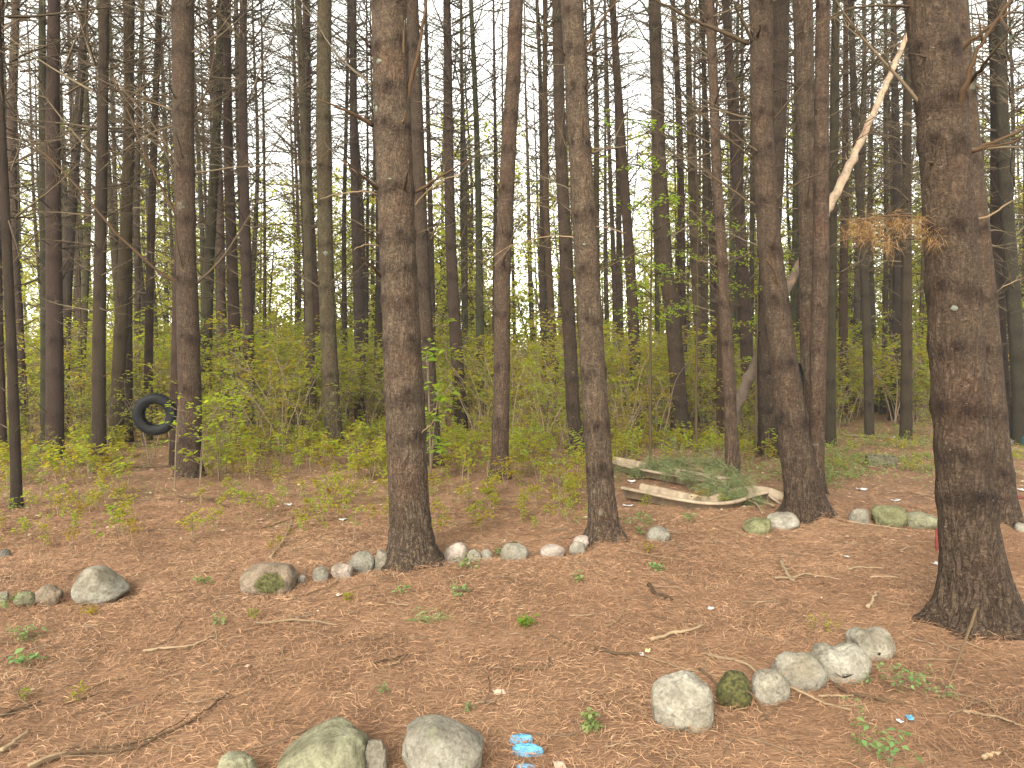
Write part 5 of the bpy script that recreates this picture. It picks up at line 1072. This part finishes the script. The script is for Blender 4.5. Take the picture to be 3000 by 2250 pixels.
# red stake
g = ground_pt(2743, 1618); mb = MB(); tube(mb, [[0, 0, -0.05], [0.001, 0, 0.05], [0.004, 0, 0.11], [0.002, 0, 0.178]], [0.013, 0.013, 0.013, 0.011], 8, 0.5)
o = link("red_stake", mesh_np("red_stake", *mb.arrays()[:2], M_RED), None, (g[0], g[1], ghs(g[0], g[1]))); tag(o, "short dark red stake in the straw left of the stoutest pine", "stake")
# teal container at the right edge, far
g = ground_pt(3008, 1306); mb = MB(); tube(mb, [[0, 0, 0], [0, 0, .02], [0, 0, .18], [0, 0, .21], [0, 0, .22]], [0.07, .085, .09, .08, .04], 12, .5)
o = link("teal_bucket", mesh_np("teal_bucket", *mb.arrays()[:2], M_TEAL), None, (g[0], g[1], ghs(g[0], g[1]))); tag(o, "dark teal plastic tub cut by the right picture edge", "tub")
# cinder block
def cinder():
    g = ground_pt(2590, 1372); bm = bmesh.new(); L, D, Hh, t = 0.39, 0.19, 0.15, 0.03
    xs = [-L / 2, -L / 2 + t, -L / 6 - t / 2 + .005, -L / 6 + t / 2, L / 6 - t / 2, L / 6 + t / 2 - .005, L / 2 - t, L / 2]
    def box(x0, x1, y0, y1):
        V = [(x, y, z) for z in (0, Hh) for y in (y0, y1) for x in (x0, x1)]; v = [bm.verts.new(p) for p in V]
        for f in ((0, 2, 3, 1), (4, 5, 7, 6), (0, 1, 5, 4), (2, 6, 7, 3), (0, 4, 6, 2), (1, 3, 7, 5)): bm.faces.new([v[q] for q in f])
    box(-L / 2, L / 2, -D / 2, -D / 2 + t); box(-L / 2, L / 2, D / 2 - t, D / 2)
    for a, b_ in ((xs[0], xs[1]), (xs[2], xs[3]), (xs[4], xs[5]), (xs[6], xs[7])): box(a, b_, -D / 2 + t + .0005, D / 2 - t - .0005)
    bmesh.ops.bevel(bm, geom=bm.edges[:], offset=0.004, segments=1, affect='EDGES')
    me = bpy.data.meshes.new("concrete_block"); bm.to_mesh(me); bm.free(); me.materials.append(M_CINDER)
    o = link("concrete_block", me, None, (g[0], g[1] + 0.1, ghs(g[0], g[1]) - 0.01)); o.rotation_euler = (0.06, 0.02, math.radians(-12)); tag(o, "weathered hollow concrete block half sunk in low weeds", "concrete block")
cinder()

# ------------------------------------------------------------------ understory
def leaf_quads(rng, P, D, U, L, w, fold=0.25):
    """diamond leaves: base P, direction D, up U"""
    S = np.cross(D, U); S /= np.linalg.norm(S, axis=1, keepdims=True) + 1e-6
    mid = P + D * L[:, None] * 0.5
    return np.stack([P, mid + S * w[:, None] + U * (fold * w)[:, None], P + D * L[:, None] - U * (0.18 * L)[:, None], mid - S * w[:, None] + U * (fold * w)[:, None]], 1).reshape(-1, 3)
def add_leaves(mb, rng, p, d, n, size, tint, flat=0.8):
    A = rng.uniform(0, 6.283, n); D = np.stack([np.cos(A), np.sin(A), rng.normal(-0.05, 0.25, n)], -1) * 0.8 + np.asarray(d)[None] * 0.5
    D /= np.linalg.norm(D, axis=1, keepdims=True); U = rng.normal(0, 1 - flat, (n, 3)) + [0, 0, 1]; U /= np.linalg.norm(U, axis=1, keepdims=True)
    L = size * rng.uniform(0.55, 1.25, n); P = np.asarray(p)[None] + rng.normal(0, size * 0.35, (n, 3))
    mb.add(leaf_quads(rng, P, D, U, L, L * rng.uniform(0.27, 0.4, n)), np.arange(4 * n).reshape(-1, 4), np.repeat(np.clip(rng.normal(tint, 0.16, n), 0, 1), 4))
def shrub_variant(seed, nst=3, h=1.0, spread=0.35, leaf=0.055, ntw=7, nl=5, tint=0.45, low=0.35, r=0.006, mat=None):
    mat = mat or M_LEAF
    rng = np.random.default_rng(seed); st, lf = MB(), MB()
    for s in range(nst):
        a = rng.uniform(0, 6.283); hh = h * rng.uniform(0.65, 1.05); sp = spread * rng.uniform(0.2, 1) * hh
        P = np.array([[0, 0, -0.03], [sp * .25 * math.cos(a), sp * .25 * math.sin(a), hh * .35], [sp * .6 * math.cos(a + .3), sp * .6 * math.sin(a + .3), hh * .7], [sp * math.cos(a + .2), sp * math.sin(a + .2), hh]])
        P[1:, :2] += rng.normal(0, 0.025 * hh, (3, 2)); P = smooth_path(P, 3); tube(st, P, np.linspace(r, r * .3, len(P)), 4, rng.uniform(0.2, 1))
        for k in range(ntw):
            u = rng.uniform(low, 1.0); i = min(int(u * (len(P) - 1)), len(P) - 2); q = P[i] + (P[i + 1] - P[i]) * rng.random()
            b = rng.uniform(0, 6.283); L = h * rng.uniform(0.08, 0.34) * (1.15 - 0.6 * u); e = np.array([math.cos(b), math.sin(b), rng.normal(0.22, 0.2)]); e /= np.linalg.norm(e)
            t = q + e * L; tube(st, [q, (q + t) / 2 + [0, 0, 0.02 * L], t], [r * .4, r * .3, r * .15], 3, rng.uniform(0.2, 1), False)
            for f in (0.55, 1.0): add_leaves(lf, rng, q + e * L * f, e, nl, leaf, tint)
        add_leaves(lf, rng, P[-1], [0, 0, 0.3], nl, leaf, tint)
    return st.mesh("stem", M_STEM), lf.mesh("leaves", mat)
TALL = [shrub_variant(500 + k, 2 + k % 3, 1.0, 0.6, 0.040, 10, 4, [0.3, 0.45, 0.6, 0.38][k % 4], 0.5 if k % 2 else 0.15) for k in range(8)]
LOW = [shrub_variant(600 + k, 1 + k % 2, 1.0, 0.35, 0.16, 4, 3, [0.22, 0.4, 0.55, 0.3][k % 4], 0.5, 0.012, M_LEAF_PALE if k % 4 == 2 else None) for k in range(8)]
def clear(x, y, m=0.0): return all((x - a) ** 2 + (y - b) ** 2 > (r + m) ** 2 for a, b, r in KEEP)
def dens(px, y):
    """how thick the brush is, as seen in the photo"""
    if False: pass
    elif px < 1500: y0 = 10.6 if px < 900 else 11.6
    elif px < 1800: y0 = 11.0
    elif px < 2250: y0 = 11.2
    elif px < 2800: y0 = 15.5
    else: y0 = 14.5
    return y0
srng = np.random.default_rng(71); plants = []
n = 0
while n < 3700:
    y = math.sqrt(srng.uniform(10.4 ** 2, 36 ** 2)); x = srng.uniform(-0.74, 0.74) * y; px = px_of(x, y); y0 = dens(px, y)
    n += 1
    if y < y0 - 0.8 + srng.exponential(2.2) or not clear(x, y, 0.02) or (395 < px < 520 and y < 10.45): continue
    cl = 0.5 + 0.5 * vnoise(np.array([[x * 0.45, y * 0.45, 0]]), 41)[0]
    if srng.random() > 0.35 + 0.8 * cl: continue
    ramp_h = min(1.0, 0.38 + (y - y0) / 7.5); plants.append(('tall', x, y, srng.uniform(0.9, 2.75) * ramp_h * (0.75 + 0.45 * cl)))
n = 0
while n < 2100:
    y = math.sqrt(srng.uniform(6.0 ** 2, 15 ** 2)); x = srng.uniform(-0.72, 0.72) * y; px = px_of(x, y); n += 1
    row = row_of(y); lim = 1610 if px < 900 else (1570 if px < 1800 else (1480 if px < 2350 else 1500))
    if row > lim + srng.normal(0, 45) or not clear(x, y, 0.05): continue
    if (1780 < px < 2320 and 7.9 < y < 11) or 380 < px < 540: continue
    if px > 2350 and (row > 1400 or srng.random() < 0.6): continue
    plants.append(('low', x, y, srng.uniform(0.10, 0.42) * (1.25 if y > 9 else 0.8) * (0.5 if px > 2350 else 1)))
plants.sort(key=lambda p: -p[3] / p[2])
N_IND = 285
sc_h = lambda k, h: ('waist-high' if h > 0.9 else 'knee-high') if k == 'tall' else ('shin-high' if h > 0.26 else 'tiny')
tints = ['olive tinged', 'yellow green', 'mid green', 'reddish olive']
stuff_st, stuff_lf = MB(), MB()
cache = {}
def arr(me):
    if me.name not in cache:
        v = np.empty(len(me.vertices) * 3, np.float32); me.vertices.foreach_get("co", v); q = np.empty(len(me.polygons) * 4, np.int32); me.polygons.foreach_get("vertices", q)
        t = np.empty(len(me.vertices), np.float32); me.attributes["tint"].data.foreach_get("value", t); cache[me.name] = (v.reshape(-1, 3), q.reshape(-1, 4), t)
    return cache[me.name]
for k, (kind, x, y, h) in enumerate(plants):
    vi = int(srng.integers(8)); stm, lvm = (TALL if kind == 'tall' else LOW)[vi]; rz = srng.uniform(0, 6.283); z = ghs(x, y) - 0.01; wd = h * srng.uniform(0.85, 1.3) if kind == 'tall' else h
    if k < N_IND:
        gi, gn = gap_of(px_of(x, y)); lab = f'{sc_h(kind, h)} {tints[vi % 4]} sapling {gn}'; 
        root = thing("sapling", lab, "sapling", (x, y, z), f'{sc_h(kind, h)} {tints[vi % 4]} saplings {gn}'); root.rotation_euler = (0, 0, rz); root.scale = (wd, wd, h)
        link("stem", stm, root); link("leaves", lvm, root)
    else:
        c_, s_ = math.cos(rz), math.sin(rz); Rm = np.array([[c_, -s_, 0], [s_, c_, 0], [0, 0, 1]]); dt = srng.normal(0, 0.12)
        for me, mb in ((stm, stuff_st), (lvm, stuff_lf)):
            v, q, t = arr(me); mb.add((v * [wd, wd, h]) @ Rm.T + [x, y, z], q, np.clip(t + (dt if mb is stuff_lf else 0), 0, 1))
o = link("undergrowth", stuff_lf.mesh("undergrowth", M_LEAF)); o["kind"] = "stuff"
o = link("undergrowth_stems", stuff_st.mesh("undergrowth_stems", M_STEM)); o["kind"] = "stuff"
# low green ground cover at right
def ground_cover():
    rng = np.random.default_rng(88); mb = MB()
    for q_ in range(4200):
        px, row = rng.uniform(2400, 2730), rng.uniform(1240, 1440)
        if q_ % 4 == 0: px, row = rng.uniform(1780, 2330), rng.uniform(1290, 1420)
        if rng.random() < 0.15: px = rng.uniform(2950, 3050)
        g = ground_pt(px, row)
        if vnoise(np.array([[g[0] * 1.2, g[1] * 1.2, 3]]), 12)[0] < -0.2 + rng.normal(0, 0.25): continue
        add_leaves(mb, rng, [g[0], g[1], ghs(g[0], g[1]) + rng.uniform(0.02, 0.09)], [0, 0, 0.3], 3, 0.045, rng.uniform(0.0, 0.6))
    for _ in range(1900):
        y = math.sqrt(rng.uniform(6.6 ** 2, 12.5 ** 2)); x = rng.uniform(-0.7, 0.45) * y; px = px_of(x, y)
        if row_of(y) > 1560 + rng.normal(0, 50): continue
        if vnoise(np.array([[x * 1.1, y * 1.1, 8]]), 14)[0] < 0.05: continue
        add_leaves(mb, rng, [x, y, ghs(x, y) + rng.uniform(0.02, 0.08)], [0, 0, 0.3], 3, 0.03, rng.uniform(0.0, 0.6))
    o = link("ground_cover", mb.mesh("ground_cover", M_LEAF_PALE)); o["kind"] = "stuff"
ground_cover()
# ---- single plants the photo shows clearly
def plant(px, py, h_px, w_px, n_st, nl, leaf_px, label, seed, mat=None, tint=0.7, name="seedling", lean=0.3, ntw=4):
    g = ground_pt(px, py); Y = g[1]; h, w, lf = h_px / F_PX * Y, w_px / F_PX * Y, leaf_px / F_PX * Y; rng = np.random.default_rng(seed); st, lv = MB(), MB()
    for s in range(n_st):
        a = rng.uniform(0, 6.283); hh = h * rng.uniform(0.7, 1.0) if s else h; d = w * 0.5 * rng.uniform(0.2, 1.0) if n_st > 1 else w * lean
        P = smooth_path(np.array([[0, 0, -0.02], [math.cos(a) * d * .3, math.sin(a) * d * .3, hh * .5], [math.cos(a) * d, math.sin(a) * d, hh]]), 4); rr = max(0.0018, h * 0.006)
        tube(st, P, np.linspace(rr, rr * .4, len(P)), 5, 0.4)
        for q in range(ntw):
            u = rng.uniform(0.3, 1.0); i = min(int(u * (len(P) - 1)), len(P) - 2); b = rng.uniform(0, 6.283); L = w * rng.uniform(0.1, 0.42); e = np.array([math.cos(b), math.sin(b), rng.normal(0.3, 0.2)])
            t = P[i] + e * L; tube(st, [P[i], t], [rr * .5, rr * .25], 4, 0.5); add_leaves(lv, rng, t, e, nl, lf, tint, 0.75)
        add_leaves(lv, rng, P[-1], [0, 0, .4], nl, lf, tint, 0.75)
    root = thing(name, label, "plant", (g[0], g[1], ghs(g[0], g[1])))
    link("stem", st.mesh("stem", M_STEM), root); link("leaves", lv.mesh("leaves", mat or M_LEAF), root)
PL = [
 (512, 1440, 290, 120, 2, 3, 15, 'thin seedling with leaves reaching across the rim of the tyre', 51, M_LEAF, 0.8),
 (1312, 2252, 100, 110, 2, 3, 26, 'bright green seedling in front of the big grey boulder', 1, M_LEAF_PALE, 0.5),
 (2520, 2226, 180, 60, 1, 2, 22, 'spindly seedling with sparse pale round leaves, lower right', 2, M_LEAF_PALE, 0.5),
 (2610, 2246, 110, 170, 4, 3, 26, 'bushy green shrublet near the bottom edge, lower right', 3, M_LEAF_PALE, 0.8),
 (2640, 2035, 55, 170, 6, 4, 18, 'spreading green plant right of the notched stones', 4, M_LEAF_PALE, 0.8),
 (2530, 1995, 26, 40, 3, 2, 16, 'small bright weed tucked under the long notched stone', 5, M_LEAF_PALE, 0.9),
 (2765, 2055, 20, 110, 4, 2, 14, 'low trailing weed right of the spreading green plant', 6, M_LEAF_PALE, 0.6),
 (85, 1870, 40, 80, 4, 3, 20, 'pale green tuft at the left, below the low greenish stone', 7, M_LEAF_PALE, 0.5),
 (72, 1952, 30, 70, 3, 2, 34, 'broad-leaved grey green rosette in the left straw', 8, M_LEAF_PALE, 0.9),
 (20, 1790, 40, 60, 3, 3, 18, 'bright weed before the stones at the left edge', 9, M_LEAF_PALE, 0.7),
 (75, 2050, 30, 26, 3, 2, 16, 'thin grassy tuft in the lower left straw', 10, M_LEAF, 0.6),
 (228, 2050, 40, 40, 3, 2, 18, 'yellowish grassy tuft right of the thin one, lower left', 11, M_LEAF, 0.4),
 (640, 1838, 26, 40, 2, 3, 16, 'small weed above the white curved stick', 12, M_LEAF_PALE, 0.6),
 (740, 1815, 30, 26, 2, 3, 14, 'yellow green sprout in front of the mossy brown boulder', 13, M_LEAF, 0.8),
 (270, 1810, 16, 36, 2, 3, 20, 'olive seedling below the large angular boulder', 14, M_LEAF, 0.25),
 (610, 1718, 16, 50, 2, 3, 18, 'bright weed left of the mossy brown boulder', 15, M_LEAF_PALE, 0.7),
 (838, 1705, 50, 50, 3, 3, 15, 'green weed growing against the mossy brown boulder', 16, M_LEAF_PALE, 0.8),
 (1030, 1770, 18, 40, 1, 4, 22, 'moss green seedling below the pale flat stone', 17, M_LEAF, 0.3),
 (1180, 1755, 22, 55, 2, 3, 18, 'pair of pale seedlings before the thick scaly pine', 18, M_LEAF_PALE, 0.6),
 (1355, 1755, 30, 55, 2, 3, 22, 'round-leaved green seedling before the small round stones', 19, M_LEAF_PALE, 0.9),
 (1370, 1690, 40, 70, 4, 3, 18, 'pale spiky weed before the pinkish white stone', 20, M_LEAF_PALE, 0.4),
 (1470, 1632, 24, 44, 3, 3, 16, 'pale weed leaning on the blocky grey stone', 21, M_LEAF_PALE, 0.4),
 (1880, 1578, 60, 60, 4, 4, 14, 'leafy weed beside the lone flattish stone', 22, M_LEAF_PALE, 0.7),
 (2018, 1535, 26, 32, 3, 3, 14, 'small green weed between the slim pine and the slide channel', 23, M_LEAF_PALE, 0.7),
 (1930, 1680, 20, 40, 2, 4, 18, 'bright green sprout right of the slim pine', 24, M_LEAF_PALE, 0.9),
 (1900, 1630, 24, 40, 2, 3, 16, 'olive seedling right of the slim pine', 25, M_LEAF, 0.3),
 (1640, 1508, 200, 48, 1, 4, 13, 'tall slender pale green seedling left of the slim pine', 26, M_LEAF_PALE, 0.4),
 (1262, 1410, 400, 130, 3, 6, 30, 'bright green sapling against the dark pine behind the thick scaly one', 27, M_LEAF, 0.95),
 (640, 1420, 250, 210, 4, 5, 20, 'bright green shrub right of the pine with the tyre', 28, M_LEAF, 0.8),
 (585, 1432, 265, 170, 2, 4, 18, 'leafy green shrub in front of the pine with the tyre', 29, M_LEAF, 0.75),
 (1290, 1375, 110, 60, 1, 4, 18, 'thin orange leaved seedling at the foot of the dark pine', 30, M_LEAF, 0.05),
 (2410, 1860, 30, 120, 3, 3, 16, 'olive leaved twiggy plant above the domed stone', 31, M_LEAF, 0.25),
 (2040, 1490, 60, 50, 2, 4, 14, 'reddish olive seedling in front of the slide channel', 32, M_LEAF, 0.15),
 (1700, 1712, 20, 40, 2, 3, 18, 'pale sprout in the straw between the bar stone and the dark bark curl', 33, M_LEAF_PALE, 0.4),
 (1370, 2068, 24, 24, 2, 2, 14, 'tiny green sprout in the open straw above the big grey boulder', 34, M_LEAF_PALE, 0.9),
 (1125, 2030, 20, 24, 2, 2, 16, 'tiny green sprout in the open straw, lower middle', 35, M_LEAF_PALE, 0.9),
 (1735, 2120, 40, 40, 6, 3, 30, 'grey green needle-like tuft left of the biggest cream boulder', 36, M_LEAF_PALE, 0.2),
 (1540, 1835, 24, 60, 4, 3, 22, 'dark green tuft of fallen needles in mid clearing', 37, M_LEAF, 1.0),
]
for q in PL: plant(*q[:6], q[6] * (0.8 if q[2] < 60 else 1.0), *q[7:9], mat=q[9], tint=q[10], ntw=8 if q[2] > 150 else 4)
# leafy young broadleaf trees with layered sprays at mid height
def young_tree(px, py, zs, reach, label, seed, tint=0.75, lean=0.0, size=0.05):
    g = ground_pt(px, py); rng = np.random.default_rng(seed); st, lv = MB(), MB(); H = zs[-1] + 0.4
    P = smooth_path(np.array([[0, 0, -.05], [lean * .3, .05, H * .35], [lean * .7, 0, H * .7], [lean, .05, H]]), 6); tube(st, P, np.linspace(0.022, 0.005, len(P)), 7, 0.2)
    for z in zs:
        for _ in range(3):
            i = int(np.argmin(np.abs(P[:, 2] - z))); a = rng.uniform(0, 6.283); L = reach * rng.uniform(0.5, 1.1); e = np.array([math.cos(a), math.sin(a) * .8, rng.normal(0.12, 0.12)])
            Q = [P[i] + e * L * u + [0, 0, 0.1 * math.sin(u * 3)] + rng.normal(0, 0.02, 3) for u in (0, .33, .66, 1)]; tube(st, Q, [.008, .006, .004, .002], 4, 0.3)
            for k in range(9):
                u = rng.uniform(.2, 1.0); q = P[i] + e * L * u + [0, 0, 0.1 * math.sin(u * 3)]; d = rng.normal(0, 1, 3) * [1, 1, .25]; d /= np.linalg.norm(d); t = q + d * L * rng.uniform(.05, .3)
                tube(st, [q, t], [.003, .0015], 3, .4); add_leaves(lv, rng, t, d, 5, size, tint)
    root = thing("young_tree", label, "young tree", (g[0], g[1], ghs(g[0], g[1])))
    link("trunk", st.mesh("trunk", M_TWIG), root, col=(1, .9, .7)); link("crown", lv.mesh("crown", M_LEAF), root)
young_tree(1905, 1382, [1.9, 2.3, 2.7, 3.1, 3.5, 4.0, 4.6], 0.75, "slender young broadleaf tree with layered bright leaves beyond the slim pine", 5)
young_tree(2040, 1350, [2.2, 2.6, 3.0, 3.3], 0.8, "young broadleaf tree with bright leaves between the dark thick pine and the flaky one", 6)
young_tree(2215, 1345, [2.0, 2.5, 2.9], 0.7, "young broadleaf tree whose leaves fringe the forked leaning pine", 7)
young_tree(238, 1262, [2.6, 3.4, 4.2, 5.2, 6.2], 0.6, "thin leafy climber-like young tree left of the pine with the tyre", 8, 0.8)
young_tree(2700, 1225, [2.2, 2.8, 3.4], 1.0, "young broadleaf tree seen past the left side of the stoutest pine", 9, 0.6)

# ------------------------------------------------------------------ distant spring woodland beyond the pines
def far_wood():
    rng = np.random.default_rng(99); lv, st = MB(), MB()
    for k in range(330):
        y = rng.uniform(30, 54); x = rng.uniform(-0.78, 0.78) * y; H = rng.uniform(4, 12.5); px = px_of(x, y)
        if 760 < px < 865: H *= 0.62
        tube(st, [[x, y, -.1], [x + rng.normal(0, .15), y, H * .5], [x + rng.normal(0, .4), y, H]], [rng.uniform(.04, .10), .05, .012], 5, rng.uniform(.1, .6))
        for _ in range(int(60 + H * 19)):
            z = H * (1 - rng.random() ** 1.3 * 0.95); rr = (0.5 + 1.5 * math.sin(min(1, z / H) * 2.6)) * rng.uniform(0.2, 1.0); a = rng.uniform(0, 6.283)
            p = [x + math.cos(a) * rr, y + math.sin(a) * rr, max(.1, z)]; add_leaves(lv, rng, p, [0, 0, 0], 6, 0.17, rng.uniform(.1, .9), 0.4)
            if rng.random() < .25: tube(st, [[x, y, max(.1, z - rr * .6)], p], [.02, .006], 3, .3, False)
    o = link("distant_woodland", lv.mesh("distant_woodland", M_LEAF_FAR)); o["kind"] = "stuff"
    o = link("distant_woodland_stems", st.mesh("distant_woodland_stems", M_TWIG)); o["kind"] = "stuff"
far_wood()


# ------------------------------------------------------------------ added volume that lightens the far trunks like lens glare
def glare_veil():
    V = [(x, y, z) for z in (-1.6, 21.0) for y in (-8, 66) for x in (-62, 62)]
    Q = [[0, 2, 3, 1], [4, 5, 7, 6], [0, 1, 5, 4], [2, 6, 7, 3], [0, 4, 6, 2], [1, 3, 7, 5]]
    m = bpy.data.materials.new("thin_glare_veil"); m.use_nodes = True; nt = m.node_tree; nt.nodes.remove(nt.nodes["Principled BSDF"])
    pv = nt.nodes.new("ShaderNodeVolumePrincipled"); pv.inputs["Color"].default_value = (0.93, 0.93, 0.88, 1); pv.inputs["Density"].default_value = 0.0009
    nt.links.new(pv.outputs[0], nt.nodes["Material Output"].inputs["Volume"])
    o = link("glare_veil", mesh_np("glare_veil", V, Q, m, None, False)); o["kind"] = "stuff"
glare_veil()
